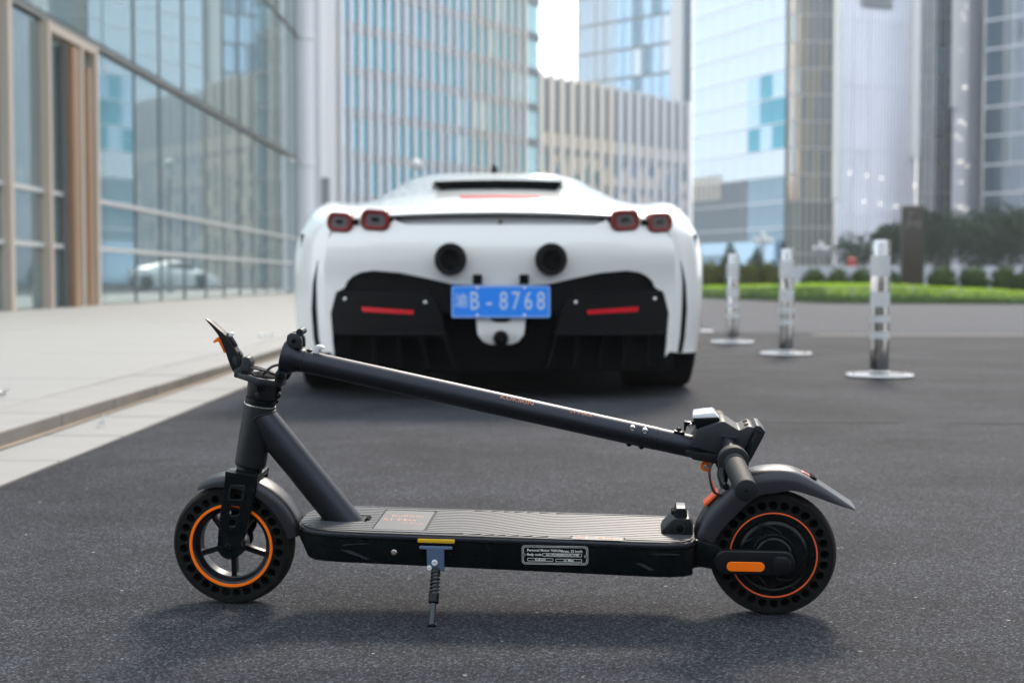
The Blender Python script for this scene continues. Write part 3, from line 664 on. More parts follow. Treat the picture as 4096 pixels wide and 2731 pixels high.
# ================================================================== white sports car
CAR = empty('sports_car', (-.05, 6.25, 0), R(1.5)); tag(CAR, 'white low sports car seen from behind, blue licence plate, parked', 'car'); CAR.scale = (.978, 1, 1)
def bend(x, y): return y + .13 * (abs(x) / .8) ** 2.4 * max(0.0, 1 - max(y, 0) / .9)
ST = [(-.01, [(.775, .21), (.79, .33), (.80, .48), (.80, .60), (.785, .70), (.745, .775), (.60, .815), (.42, .826), (.2, .832), (0, .834)]),
      (.06, [(.855, .20), (.875, .33), (.89, .48), (.89, .62), (.868, .725), (.80, .806), (.62, .838), (.43, .85), (.21, .858), (0, .86)]),
      (.25, [(.945, .195), (.965, .35), (.975, .50), (.97, .65), (.935, .768), (.848, .857), (.66, .868), (.44, .885), (.22, .90), (0, .903)]),
      (.50, [(.962, .19), (.983, .38), (.986, .55), (.972, .68), (.935, .80), (.85, .893), (.68, .892), (.46, .925), (.24, .943), (0, .948)]),
      (.75, [(.965, .19), (.985, .40), (.988, .56), (.975, .69), (.94, .81), (.845, .905), (.69, .905), (.50, .95), (.26, .985), (0, .99)]),
      (1.2, [(.95, .16), (.975, .38), (.975, .54), (.955, .67), (.915, .79), (.82, .88), (.70, .905), (.56, .99), (.30, 1.045), (0, 1.055)]),
      (1.8, [(.92, .13), (.94, .35), (.94, .50), (.92, .62), (.88, .73), (.80, .80), (.70, .87), (.59, 1.03), (.38, 1.12), (0, 1.135)]),
      (2.3, [(.91, .12), (.93, .33), (.93, .48), (.91, .60), (.87, .70), (.80, .76), (.71, .85), (.59, 1.05), (.41, 1.132), (0, 1.15)]),
      (2.9, [(.91, .12), (.93, .33), (.93, .47), (.91, .58), (.88, .68), (.82, .74), (.70, .80), (.54, .98), (.34, 1.06), (0, 1.085)]),
      (3.5, [(.93, .12), (.955, .33), (.955, .48), (.94, .60), (.91, .70), (.83, .775), (.66, .74), (.45, .77), (.25, .79), (0, .80)]),
      (4.1, [(.93, .14), (.95, .32), (.95, .45), (.93, .55), (.88, .64), (.80, .69), (.62, .63), (.42, .62), (.2, .63), (0, .64)]),
      (4.5, [(.80, .15), (.84, .27), (.84, .36), (.80, .44), (.72, .50), (.60, .52), (.45, .50), (.30, .49), (.15, .49), (0, .49)]),
      (4.68, [(.5, .2), (.55, .27), (.55, .32), (.5, .37), (.42, .40), (.35, .41), (.27, .41), (.18, .41), (.09, .41), (0, .41)])]
KP, KS = 5, 7
rows = []
for y, pf in ST: rows.append([Vector((q.x, y, q.y)) for q in smooth_pts([(a, b) for a, b in pf], KP)])
grid = []
for i in range(len(rows) - 1):
    g4 = [rows[max(i - 1, 0)], rows[i], rows[i + 1], rows[min(i + 2, len(rows) - 1)]]
    for k in range(KS):
        t = k / KS; grid.append([cat(a, b, c_, d, t) for a, b, c_, d in zip(*g4)])
grid.append(rows[-1])
def rear_arch(p, yc, zc, r): return abs(p.x) > .6 and math.hypot(p.y - yc, p.z - zc) < r and p.z < min(zc + r, .61)
bodyb, winb, scrb = G(), G(), G()
def ring(r):   # mirrored full ring
    return r + [Vector((-p.x, p.y, p.z)) for p in r[-2::-1]]
full = [ring(r) for r in grid]
n = len(full[0]); half = len(grid[0])
def sides(j): return j if j < half else n - 1 - j
for i in range(len(full) - 1):
    for j in range(n - 1):
        q = [full[i][j], full[i + 1][j], full[i + 1][j + 1], full[i][j + 1]]
        c_ = sum(q, Vector()) / 4; c_.y = bend(c_.x, c_.y); jj = min(sides(j), sides(j + 1))
        if rear_arch(c_, .83, .33, .355) and jj < 18: continue
        if rear_arch(c_, 3.42, .34, .375) and jj < 18: continue
        tgt = bodyb
        if KP * 6 <= jj < KP * 7 and 1.75 < c_.y < 3.05: tgt = winb
        elif jj >= KP * 7 and 2.72 < c_.y < 3.45: tgt = scrb
        tgt.bm.faces.new([tgt.bm.verts.new((p.x, bend(p.x, p.y), p.z)) for p in q])
for b in (bodyb, winb, scrb): bmesh.ops.remove_doubles(b.bm, verts=b.bm.verts[:], dist=.0004)
bvh = BVHTree.FromBMesh(bodyb.bm)
body = bodyb.obj('body_shell', 'car_white', CAR, 50)
winb.obj('side_window', 'car_gloss', CAR, 50); scrb.obj('windscreen', 'car_gloss', CAR, 50)
def fasc(x, z): return bend(x, -.012 - .032 * math.exp(-((z - .655) / .11) ** 2))
def patch(outline, step, yf, back=.0):
    """fill an (x, z) outline with a fine triangle net laid on y = yf(x, z); back: rim depth"""
    P = []
    for a, b in zip(outline, outline[1:] + outline[:1]):
        a, b = Vector(a), Vector(b); k = max(1, int((b - a).length / step))
        P += [a + (b - a) * i / k for i in range(k)]
    nb = len(P); x0, x1 = min(p.x for p in P), max(p.x for p in P); z0, z1 = min(p.y for p in P), max(p.y for p in P)
    def inside(x, z):
        c = False
        for i in range(nb):
            a, b = P[i], P[i - 1]
            if (a.y > z) != (b.y > z) and x < (b.x - a.x) * (z - a.y) / (b.y - a.y) + a.x: c = not c
        return c
    ii = []
    for i in range(1, int((x1 - x0) / step) + 1):
        for j in range(1, int((z1 - z0) / step) + 1):
            x, z = x0 + i * step, z0 + j * step
            if inside(x, z) and min((p - Vector((x, z))).length for p in P) > step * .45: ii.append(Vector((x, z)))
    r = geometry.delaunay_2d_cdt(P + ii, [(i, (i + 1) % nb) for i in range(nb)], [], 1, 1e-6)
    g = G(); vs = [g.bm.verts.new((p.x, yf(p.x, p.y), p.y)) for p in r[0]]
    for f in r[2]: g.bm.faces.new([vs[i] for i in f])
    if back:
        es = [e for e in g.bm.edges if len(e.link_faces) == 1]
        ex = bmesh.ops.extrude_edge_only(g.bm, edges=es)
        bmesh.ops.translate(g.bm, vec=(0, back, 0), verts=[v for v in ex['geom'] if isinstance(v, bmesh.types.BMVert)])
    return g
def mirror(pts): return pts + [(-x, z) for x, z in reversed(pts) if abs(x) > 1e-6]
# white rear bumper
out = [(0, .772), (.42, .772), (.465, .788), (.495, .817), (.60, .8148), (.68, .798), (.745, .775), (.785, .70), (.80, .60), (.80, .48), (.79, .33), (.775, .21),
       (.757, .187), (.764, .257), (.765, .385), (.74, .478), (.704, .50), (.695, .524), (.665, .55), (.627, .566), (.57, .573), (.45, .563), (.32, .537), (.225, .515), (0, .500)]
patch(mirror(out), .026, fasc, .03).obj('rear_bumper', 'car_white', CAR, 50)
# recessed glossy panel under the spoiler, spoiler lip
g = G(); xs = frange(-.56, .56, 28); vs = []
for x in xs:
    vs.append([g.bm.verts.new((x, bend(x, yy), zz)) for yy, zz in ((-.014, .7705), (.008, .780), (.034, .797), (.055, .832))])
for a, b in zip(vs, vs[1:]):
    for j in range(3): g.bm.faces.new((a[j], b[j], b[j + 1], a[j + 1]))
g.obj('recess_panel', 'car_panel', CAR, 50)
def topz(x):
    pf = ST[0][1]
    for (a, b), (c_, d) in zip(pf, pf[1:]):
        if c_ <= abs(x) <= a: return d + (b - d) * (abs(x) - c_) / (a - c_)
    return .8
g = G(); vs = []
for x in frange(-.60, .60, 40):
    z = topz(x); k = 1 if abs(x) < .5 else max(.1, 1 - (abs(x) - .5) / .1)
    sec = [(.05, z + .021), (.0, z + .006), (-.028 * k, z - .003), (-.033 * k, z - .007), (-.028 * k, z - .0125 * k), (.06, z - .016 * k)]
    vs.append([g.bm.verts.new((x, bend(x, a), b)) for a, b in sec])
for a, b in zip(vs, vs[1:]):
    for j in range(5): g.bm.faces.new((a[j], b[j], b[j + 1], a[j + 1]))
g.obj('spoiler', 'car_white', CAR, 50)
g = G(); g.tube([(x, bend(x, .03), topz(x) - .017) for x in frange(-.54, .54, 30)], .0060, 8); g.obj('spoiler_shadow_line', 'car_black', CAR, 60)  # black tube painted in as the shadow line under the spoiler
# conforming marks on the body shell
def on_body(x, z, off=.004):
    h = bvh.ray_cast(Vector((x, -3, z)), Vector((0, 1, 0)))
    return (h[0].y if h[0] is not None else .3) - off
def conform(name, outline, m, step=.03, off=.004, back=.02): return patch(outline, step, lambda x, z: on_body(x, z, off), back).obj(name, m, CAR, 50)
sl = [(-.318, 1.002), (-.16, 1.007), (0, 1.009), (.16, 1.007), (.318, 1.002), (.285, .968), (0, .972), (-.285, .968)]
g = G(); g.prism(sl, .615, .66, 'xz'); g.obj('rear_slot', 'car_black', CAR)  # black plate stands for the shade inside the recessed opening
g = G(); a_ = [g.bm.verts.new((x, .600, z)) for x, z in sl[:5]]; b_ = [g.bm.verts.new((x, .600, z + .010)) for x, z in sl[:5]]; c_ = [g.bm.verts.new((x * 1.06, .93, on_body(0, 1.0) * 0 + 1.014 - .03 * (abs(x) / .318) ** 2)) for x, z in sl[:5]]
for i in range(4): g.bm.faces.new((a_[i], a_[i + 1], b_[i + 1], b_[i])); g.bm.faces.new((b_[i], b_[i + 1], c_[i + 1], c_[i]))
g.obj('slot_hood', 'car_white', CAR, 50)
conform('brake_light', [(-.19, .918), (0, .921), (.195, .918), (.185, .906), (0, .909), (-.18, .906)], 'brake_red', .02, .012)
for s in (1, -1):
    conform('side_vent', [(s * x, z) for x, z in ((.836, .62), (.860, .52), (.870, .40), (.862, .27), (.848, .205), (.824, .205), (.836, .28), (.843, .40), (.845, .52))], 'car_black', .015, .005)
g = G(); g.tube([(0, 2.06, 1.10), (0, 2.06, 1.14), (0, 2.05, 1.17), (0, 2.04, 1.195), (0, 2.035, 1.207)], [.032, .028, .022, .014, .004], 12); g.obj('antenna', 'car_gloss', CAR, 40)
# tail lights
def tail_light(xc, zc, w, h, s):
    y = fasc(xc, zc); dy = (fasc(abs(xc) + .06, zc) - fasc(abs(xc) - .06, zc)) / .12; a = math.atan(dy) * s
    M = Matrix.Translation((xc, y - .006, zc)) @ Matrix.Rotation(a, 4, 'Z') @ Matrix.Rotation(R(4) * -s, 4, 'Y')
    sh = lambda w, h, r: rrect(-w / 2, -h / 2, w / 2, h / 2, r)
    t = plate('tail_light', [sh(w, h, h * .40), sh(w * .60, h * .52, h * .16)], -.012, .05, 'tail_red', CAR, .006, 50, M)
    i = plate('inner_lens', [sh(w * .62, h * .54, h * .16), sh(w * .26, h * .2, h * .06)], -.009, .02, 'tail_grey', t, .003, 50, M)
    plate('lamp_centre', [sh(w * .28, h * .22, h * .06)], -.007, .022, 'car_gloss', t, 0, 50, M)
for s in (1, -1):
    tail_light(s * .561, .794, .140, .094, s); tail_light(s * .724, .7865, .127, .088, s)
    g = G(); g.tube([(s * .64, fasc(.64, .785) - .006, .787), (s * .66, fasc(.66, .785) - .006, .786)], .014, 10); g.obj('light_joint', 'car_black', CAR, 60)
    g = G(); g.tube([(s * .50, fasc(.50, .79) + .004, .793), (s * .46, fasc(.46, .79) + .02, .797)], [.016, .010], 10); g.obj('light_joint', 'car_black', CAR, 60)
# exhausts
for s in (1, -1):
    e = G(); e.lathe([(.050, -.062), (.062, -.064), (.0715, -.054), (.0715, .06), (.050, .06)], (s * .224, -.01, .621), (0, 1, 0), 40); e = e.obj('exhaust_tip', 'carbon', CAR, 40)
    g = G(); g.lathe([(.0535, -.060), (.047, -.064), (.040, -.050), (.038, .05), (.0505, .05)], (s * .224, -.01, .621), (0, 1, 0), 32); g.obj('inner_pipe', 'exhaust', e, 40)
    g = G(); g.lathe([(.001, -.042), (.0505, -.042)], (s * .224, -.01, .621), (0, 1, 0), 24, False); g.obj('pipe_depth', 'car_black', e)
# diffuser
g = G(); g.span((-.80, .14, .13), (.80, .17, .60)); g.obj('diffuser_back', 'car_black', CAR)
dp = [(0, .503), (.225, .518), (.45, .566), (.57, .576), (.63, .569), (.68, .545), (.70, .505), (.735, .486), (.34, .484), (.30, .455), (.262, .388), (0, .388)]
patch(mirror(dp), .04, lambda x, z: fasc(x, z) + .022, .1).obj('diffuser_upper', 'carbon', CAR, 50)
for s in (1, -1):
    m = [(s * x, z) for x, z in ((.746, .474), (.733, .485), (.345, .483), (.312, .465), (.292, .44), (.268, .387), (.25, .297), (.764, .297), (.771, .385))]
    patch(m, .035, lambda x, z: bend(x, -.03 + .05 * (.485 - z)), .14).obj('diffuser_pod', 'carbon', CAR, 40)
    g = G(); xs = frange(.245, .762, 12); vs = [[g.bm.verts.new((s * x, bend(x, yy), zz)) for yy, zz in ((-.045, .300), (-.045, .290), (.12, .287), (.12, .303))] for x in xs]
    for a, b in zip(vs, vs[1:]):
        for j in range(4): g.bm.faces.new((a[j], b[j], b[(j + 1) % 4], a[(j + 1) % 4]))
    g.bm.faces.new(vs[0]); g.bm.faces.new(vs[-1]); g.obj('diffuser_blade', 'carbon', CAR)
    for k, (xa, xb) in enumerate(((.255, .212), (.36, .335), (.47, .455), (.58, .575), (.69, .69))):
        g = G(); y0 = bend(xa, -.03) + (0 if k == 0 else .03)
        g.prism([(s * (xa - .008), .296), (s * (xa + .008), .296), (s * (xb + .008), .145), (s * (xb - .008), .145)], y0, .3, 'xz'); g.obj('strake', 'car_black', CAR)
    r = [(s * x, z) for x, z in ((.388, .398), (.627, .413), (.622, .392), (.392, .381))]
    patch(r, .04, lambda x, z: bend(x, -.03 + .05 * (.485 - z)) - .006, .02).obj('rear_reflector', 'refl_red', CAR, 40)
    for bx_, bz in ((.337, .432), (.703, .446)):
        g = G(); g.ball((s * bx_, bend(bx_, -.03 + .05 * (.485 - bz)) - .001, bz), .010, 10, 6, (1, .5, 1)); g.obj('bolt', 'steel', CAR, 60)
patch([(-.112, .385), (.112, .385), (.104, .295), (.08, .263), (.05, .25), (-.05, .25), (-.08, .263), (-.104, .295)], .03, lambda x, z: -.04 + .35 * max(0, .30 - z), .1).obj('keel', 'car_white', CAR, 40)
plate('keel_slot', [[(-.05, .372), (.05, .372), (.042, .355), (.02, .348), (-.02, .348), (-.042, .355)]], -.046, -.038, 'car_black', CAR)
g = G(); g.lathe([(.001, -.075), (.024, -.072), (.034, -.06), (.036, .02), (.001, .02)], (0, -.01, .277), (0, 1, 0), 24, False); g.obj('rain_light', 'car_black', CAR, 40)
g = G(); g.span((-.72, .18, .12), (.72, 4.3, .42)); g.obj('underbody', 'car_black', CAR)
for s in (1, -1):
    g = G(); g.span((s * .60, .30, .50), (s * .93, 1.3, .74)); g.obj('wheel_well', 'car_black', CAR)
    g = G(); g.span((s * .60, 2.95, .50), (s * .90, 3.9, .70)); g.obj('wheel_well', 'car_black', CAR)
    g = G(); g.span((s * (.104) - .021, -.052, .512), (s * (.104) + .021, -.034, .556), .004); g.obj('plate_bracket', 'car_black', CAR, 40)
# licence plate
lp = plate('licence_plate', [rrect(-.22, .367, .22, .507, .01)], -.066, -.062, 'plate_blue', CAR, .0008)
plate('plate_border', [rrect(-.2165, .3705, .2165, .5035, .008), rrect(-.2135, .3735, .2135, .5005, .006)], -.0668, -.0655, 'plate_print', lp)
for ch, x in (('渝', -.176), ('B', -.118), ('-', -.052), ('8', .012), ('7', .066), ('6', .122), ('8', .178)):
    text('plate_character', ch, .112 if ch != '渝' else .066, 'plate_print', lp, FACE(x, -.0662, .437), .0006, sx=.72 if ch not in '渝-' else .9, bold=.0004)
for x in (-.105, .105):
    for z in (.378, .497):
        g = G(); g.ball((x, -.067, z), .006, 8, 6, (1, .4, 1)); g.obj('plate_screw', 'white_clad', lp, 60)
g = G(); g.prism([(-.012, .778), (-.004, .796), (.006, .800), (.010, .790), (.004, .776), (-.004, .768)], -.018, -.010, 'xz'); o = g.obj('tail_emblem', 'chrome', CAR); o.location.y = .002
# wheels
def car_wheel(x, y, r, w, s):
    t = G(); t.lathe([(.245, -w / 2), (r - .05, -w / 2), (r - .012, -w / 2 + .012), (r, -w / 2 + .04), (r, w / 2 - .04), (r - .012, w / 2 - .012), (r - .05, w / 2), (.245, w / 2)], (0, 0, 0), (1, 0, 0), 56)
    for gz in (-.09, -.03, .03, .09):
        pass
    root = t.obj('wheel', 'tyre', CAR, 40); root.location = (x, y, r)
    h = G(); h.lathe([(.246, -w / 2 + .01), (.255, -w / 2 + .0), (.255, w / 2), (.246, w / 2 - .01)], (0, 0, 0), (1, 0, 0), 40)
    h.lathe([(.001, s * w * .28), (.06, s * w * .34), (.07, s * w * .1), (.001, s * w * .1)], (0, 0, 0), (1, 0, 0), 20)
    for k in range(10):
        a = 2 * math.pi * k / 10; q = Matrix.Rotation(a, 3, 'X'); h.box(q @ Vector((s * w * .26, 0, .15)), (.03, .035, .21), q)
    o = h.obj('rim', 'exhaust', root, 40)
for s in (1, -1):
    car_wheel(s * .802, .83, .348, .345, s); car_wheel(s * .80, 3.42, .338, .265, s)

# white parked car farther down the road: hidden behind the sports car, mirrored in the lobby glass
PC = empty('parked_car', (3.4, 70, 0), R(62)); tag(PC, 'white parked car hidden behind the sports car, mirrored low in the lobby glass', 'car'); PC.scale = (1, .95, 1.22)
for o in [c for c in CAR.children if c.name.split('.')[0] in ('body_shell', 'side_window', 'windscreen', 'wheel', 'underbody', 'rear_bumper')]: dup(o, PC)
# ================================================================== folded electric scooter (x along it to the rear, y away from the viewer, z up)
TH, PH = R(5.184), R(4.5)
eu = Vector((math.cos(TH), -math.sin(TH), 0)); ew0 = Vector((math.sin(TH), math.cos(TH), 0)); ez0 = Vector((0, 0, 1))
ez = ez0 * math.cos(PH) - ew0 * math.sin(PH); ew = ew0 * math.cos(PH) + ez0 * math.sin(PH)
S = empty('electric_scooter', (-.46447, 2.34079, 0)); tag(S, 'folded black electric scooter with orange wheel rings on its kickstand', 'scooter')
S.rotation_euler = Matrix((eu, ew, ez)).transposed().to_euler()
def sp(name, pts, y0, y1, m, bev=.0015, seg=2, parent=S, smooth=35):
    g = G(); g.prism(pts, y0, y1, 'xz', bev, seg); return g.obj(name, m, parent, smooth)
def st(name, pts, r, m, n=20, parent=S, smooth=40):
    g = G(); g.tube(pts, r, n); return g.obj(name, m, parent, smooth)
def disc(name, c, r, y0, y1, m, parent=S, bev=.0006, n=20):
    g = G(); b = min(bev, r * .4)
    g.lathe([(.0001, y0), (r - b, y0), (r, y0 + b), (r, y1), (.0001, y1)], (c[0], 0, c[1]), (0, 1, 0), n, False); return g.obj(name, m, parent, 40)
def bolt(c, r, y, m='steel', parent=S, name='bolt'):
    g = G(); g.lathe([(.0001, y - r * .25), (r * .42, y - r * .25), (r * .5, y - r * .62), (r * .8, y - r * .55), (r, y - r * .15), (r, y + r), (.0001, y + r)], (c[0], 0, c[1]), (0, 1, 0), 14, False)
    return g.obj(name, m, parent, 30)
# ---- wheels
RW = .1005
def tyre(name, uc, zc, label=None, rot=0.0):
    T = lambda: Matrix.Translation((uc, 0, zc))
    g = G(); g.lathe([(.0915, -.0205), (.0945, -.0212), (.0972, -.0185), (.0992, -.0125), (RW, -.004), (RW, .004), (.0992, .0125), (.0972, .0185), (.0945, .0212), (.0915, .0205)], (uc, 0, zc), (0, 1, 0), 96)
    root = g.obj(name, 'tread_rubber', S, 50)
    if label: root['label'] = label
    holes = [circ(uc + .0797 * math.cos(a), zc + .0797 * math.sin(a), .0068, 18) for a in [rot + 2 * math.pi * k / 28 for k in range(28)]]
    for y0, y1 in ((-.0222, -.0100), (.0100, .0222)):
        plate('sidewall', [circ(uc, zc, .0938, 96), circ(uc, zc, .0672, 96)] + holes, y0, y1, 'rubber', root, .0011, 40)
    g = G(); g.lathe([(.0672, -.0102), (.0925, -.0102), (.0925, .0102), (.0672, .0102)], (uc, 0, zc), (0, 1, 0), 64); g.obj('tyre_core', 'rubber_deep', root, 40)
    return root
fc, rc = (.0075, .1005), (.884, .1003)
fwh = tyre('front_wheel', *fc, rot=.08)
plate('orange_ring', [circ(*fc, .0695, 96), circ(*fc, .0648, 96)], -.0240, -.0190, 'orange', fwh, .0005)
g = G(); g.lathe([(.0648, -.0215), (.0625, -.0205), (.060, -.0165), (.0572, -.0105), (.0552, -.0095), (.0548, .0095), (.0572, .0105), (.060, .0165), (.0648, .0215), (.0680, .0205), (.0680, -.0195)], (fc[0], 0, fc[1]), (0, 1, 0), 80); g.obj('rim', 'rim_black', fwh, 35)
for k in range(5):
    a = R(-90 + 72 * k); g = G()
    g.box((.0385, 0, 0), (.040, .014, .0085), bev=.002); g.box((.0385, -.0075, .0034), (.040, .004, .0022), bev=.0008); g.box((.0385, -.0075, -.0034), (.040, .004, .0022), bev=.0008)
    g.xform(Matrix.Translation((fc[0], 0, fc[1])) @ Matrix.Rotation(-a, 4, 'Y')); g.obj('spoke', 'rim_black', fwh, 35)
g = G(); g.lathe([(.0001, -.024), (.014, -.024), (.019, -.020), (.022, -.012), (.022, .012), (.019, .020), (.014, .024), (.0001, .024)], (fc[0], 0, fc[1]), (0, 1, 0), 40, False); g.obj('hub', 'rim_black', fwh, 35)
rwh = tyre('rear_wheel', *rc, rot=.02)
plate('orange_ring', [circ(*rc, .0690, 96), circ(*rc, .0668, 96)], -.0236, -.0190, 'orange_red', rwh, .0004)
g = G(); g.lathe([(.0001, -.0275), (.026, -.0275), (.029, -.0255), (.031, -.0262), (.0335, -.0262), (.035, -.0245), (.050, -.0238), (.0525, -.0215), (.0545, -.0205), (.0575, -.0222), (.0665, -.0218), (.0668, -.018), (.0668, .02), (.0001, .02)], (rc[0], 0, rc[1]), (0, 1, 0), 80, False)
mo = g.obj('motor_cover', 'gloss_black', rwh, 30)
for k in range(6): bolt((rc[0] + .0605 * math.cos(R(62 + 60 * k)), rc[1] + .0605 * math.sin(R(62 + 60 * k))), .0027, -.0222, 'exhaust', rwh, 'cover_screw')
for k in range(7):
    a0 = R(20 + 51.4 * k); pts = [(rc[0] + (.036 + .013 * t) * math.cos(a0 + .55 * t), -.0248 + .0008 * t, rc[1] + (.036 + .013 * t) * math.sin(a0 + .55 * t)) for t in [i / 6 for i in range(7)]]
    st('cover_rib', pts, .0009, 'gloss_black', 6, rwh)
# ---- front fork and head tube
leg_o = [(.006, .2275), (.0597, .2195), (.0560, .200), (.0500, .176), (.0400, .137), (.0345, .118)] + [(.0090 + .0208 * math.cos(R(a)), .1018 + .0208 * math.sin(R(a))) for a in range(20, -201, -20)] + [(-.0095, .125), (-.0020, .176), (.0035, .206)]
def skew(x0, x1, z0, z1, r=.003):
    return [(x + (z - z0) * .17, z) for x, z in rrect(x0, z0, x1, z1, r, 3)]
win = [skew(.0115, .0320, .1815, .2010), skew(.0095, .0255, .1550, .1705), skew(.0090, .0190, .1360, .1475, .0025)]
fork = G(); fork.prism([(.0055, .2280), (.0600, .2200), (.0575, .2080), (.0035, .2160)], -.0300, .0300, 'xz', .003); fork = fork.obj('fork_crown', 'gloss_black', S, 35)
plate('fork_leg', [leg_o] + win, -.0365, -.0300, 'gloss_black', fork, .0014, 35); plate('fork_leg', [leg_o] + win, .0300, .0365, 'gloss_black', fork, .0014, 35)
plate('window_frame', [skew(.0085, .0350, .1790, .2060, .004), win[0]], -.0380, -.0362, 'black_paint', fork, .0005)
bolt((.0078, .1020), .0072, -.0372, 'gloss_black', fork, 'axle_nut'); bolt((.0125, .1285), .0042, -.0370, 'gloss_black', fork)
st('axle', [(fc[0], -.031, fc[1]), (fc[0], .031, fc[1])], .006, 'steel', 14, fork)
a0, a1 = Vector((.0371, 0, .2298)), Vector((.0569, 0, .3328)); ax = (a1 - a0).normalized()
st('steerer_race', [a0 - ax * .006, a0 + ax * .002], [.0215, .0205], 'gloss_black', 28)
st('head_tube', [a0, a0 + ax * .002, a0 + ax * .004, a0 + ax * .005, a1 - ax * .003, a1], [.0240, .0252, .0256, .0256, .0256, .0250], 'black_paint', 40)
g = G(); g.lathe([(.0245, -.0030), (.0259, -.0028), (.0261, -.0018), (.0259, -.0008), (.0245, -.0006)], a1, ax, 40); g.obj('headset_ring', 'steel', S, 40)
st('headset_collar', [a1, a1 + ax * .0095], .0253, 'gloss_black', 36)
st('hinge_block', [a1 + ax * .0100, a1 + ax * .0110, a1 + ax * .037], [.0240, .0247, .0252], 'black_paint', 36)
px = Vector((ax.z, 0, -ax.x)); top = a1 + ax * .0405
bolt((.0655, .3640), .0072, -.0255, 'gloss_black', name='hinge_bolt'); bolt((.0595, .3510), .0040, -.0255, 'plastic_grey', name='hinge_bolt')
for k, (t, r) in enumerate(((.030, .0052), (.019, .0060), (.009, .0040))):
    g = G(); g.ball(a1 + ax * t + px * .0262, r, 12, 8); g.obj('hinge_stud', 'gloss_black', S, 60)
def tilt(pts):   # outline in the hinge plate's own plane (along px, y)
    g = G(); M = Matrix((px, Vector((0, 1, 0)), ax)).transposed().to_4x4(); M.translation = top; return g, M
g, M = tilt(0); g.prism([(-.046, -.011), (-.034, -.016), (-.024, -.022), (0, -.030), (.024, -.022), (.034, -.014), (.034, .014), (.024, .022), (0, .030), (-.024, .022), (-.034, .016), (-.046, .011)], -.0045, .0055, 'xy', .002); g.xform(M); hp = g.obj('hinge_plate', 'plastic_grey', S, 35)
g, M = tilt(0); g.prism(circ(0, 0, .019, 24), .0050, .0068, 'xy'); g.xform(M); g.obj('cable_opening', 'rubber_deep', hp)
g, M = tilt(0); g.lathe([(.019, .005), (.0215, .005), (.0215, .0078), (.019, .0078)], (0, 0, 0), (0, 0, 1), 32); g.xform(M); g.obj('opening_lip', 'gloss_black', hp, 40)
# ---- folding latch lever
lb = sp('latch_block', [(.0175, .3770), (.0440, .3720), (.0450, .3880), (.0470, .4020), (.0440, .4095), (.0370, .4115), (.0320, .4080), (.0290, .3950), (.0185, .3900)], -.0130, .0130, 'plastic_grey', .0025)
bolt((.0362, .3835), .0052, -.0135, 'gloss_black', lb)
lo = [(v.x, v.y) for v in smooth_pts([(-.0262, .4702), (-.0225, .4698), (-.0111, .4600), (.0055, .4450), (.0170, .4290), (.0255, .4150), (.0285, .4030), (.0260, .3900), (.0175, .3850), (.0100, .4012), (.0046, .4190), (-.0065, .4456)], 3, True)]
lv = sp('latch_lever', lo, -.0105, .0105, 'black_paint', .0030, 3)
sp('latch_groove', [(.0200, .4120), (.0245, .4060), (.0250, .3960), (.0215, .3930), (.0165, .4020), (.0165, .4090)], -.0116, -.0100, 'plastic_grey', .0008, parent=lv)
sp('safety_trigger', [(-.0172, .4355), (-.0165, .4315), (-.0085, .4345), (-.0050, .4270), (.0005, .4150), (.0040, .4180), (-.0060, .4430), (-.0085, .4420)], -.0040, .0040, 'orange', .0010, parent=lv)
st('latch_spring_arm', [(.0070, -.004, .4475), (.0110, -.004, .4440), (.0170, -.004, .4345), (.0220, -.004, .4265)], [.0022, .0034, .0034, .0026], 'plastic_grey', 10, lv)
sp('latch_tab', [(.0095, .4455), (.0135, .4500), (.0165, .4485), (.0160, .4440), (.0120, .4420)], -.0080, .0020, 'white_plastic', .0008, parent=lv)
sp('latch_tongue', [(.0255, .4200), (.0290, .4140), (.0310, .4090), (.0270, .4070), (.0250, .4110)], -.0060, .0060, 'black_paint', .0008, parent=lv)
for y in (-.010, .004): st('cable', [Vector(p) for p in smooth_pts([(.040, y, .392), (.052, y, .3915), (.066, y * .6, .3880), (.078, y * .4, .3840), (.086, 0, .3790)], 4)], .0019, 'cable', 8)
st('cable', [Vector(p) for p in smooth_pts([(.064, -.004, .381), (.070, -.004, .387), (.080, -.003, .394), (.092, -.002, .397), (.102, 0, .397)], 4)], .0022, 'cable', 8)
st('cable', [Vector(p) for p in smooth_pts([(.052, .006, .383), (.060, .004, .386), (.072, .004, .385)], 4)], .0016, 'white_plastic', 8)
# ---- folded stem
sd_ = Vector((math.cos(R(12.08)), 0, -math.sin(R(12.08)))); sn = Vector((math.sin(R(12.08)), 0, math.cos(R(12.08)))); s0 = Vector((.1270, 0, .4037))
st('stem_base', [s0 - sd_ * .0300 - sn * .0008, s0 - sd_ * .0285 - sn * .0008, s0 - sd_ * .0235 - sn * .0006, s0 - sd_ * .0130, s0 - sd_ * .0040, s0 + sd_ * .004], [.0280, .0300, .0298, .0236, .0196, .0188], 'satin_paint', 40)
for y0, y1 in ((-.0220, -.0125), (.0125, .0220)):
    sp('hinge_lug', [(.0870, .3700), (.0930, .3660), (.1010, .3705), (.1060, .3800), (.1030, .3960), (.0930, .3920), (.0880, .3850)], y0, y1, 'black_paint', .002)
bolt((.0962, .3805), .0058, -.0225, 'gloss_black', name='hinge_pin')
for y0, y1 in ((-.0155, -.0045), (.0045, .0155)):
    sp('catch_lug', [(.1050, .4270), (.1080, .4460), (.1145, .4505), (.1255, .4490), (.1315, .4410), (.1318, .4240)], y0, y1, 'plastic_grey', .0022)
bolt((.1190, .4380), .0040, -.0160, 'gloss_black', name='catch_pin'); st('catch_roller', [(.1285, -.014, .4510), (.1285, .014, .4510)], .0056, 'satin_paint', 16)
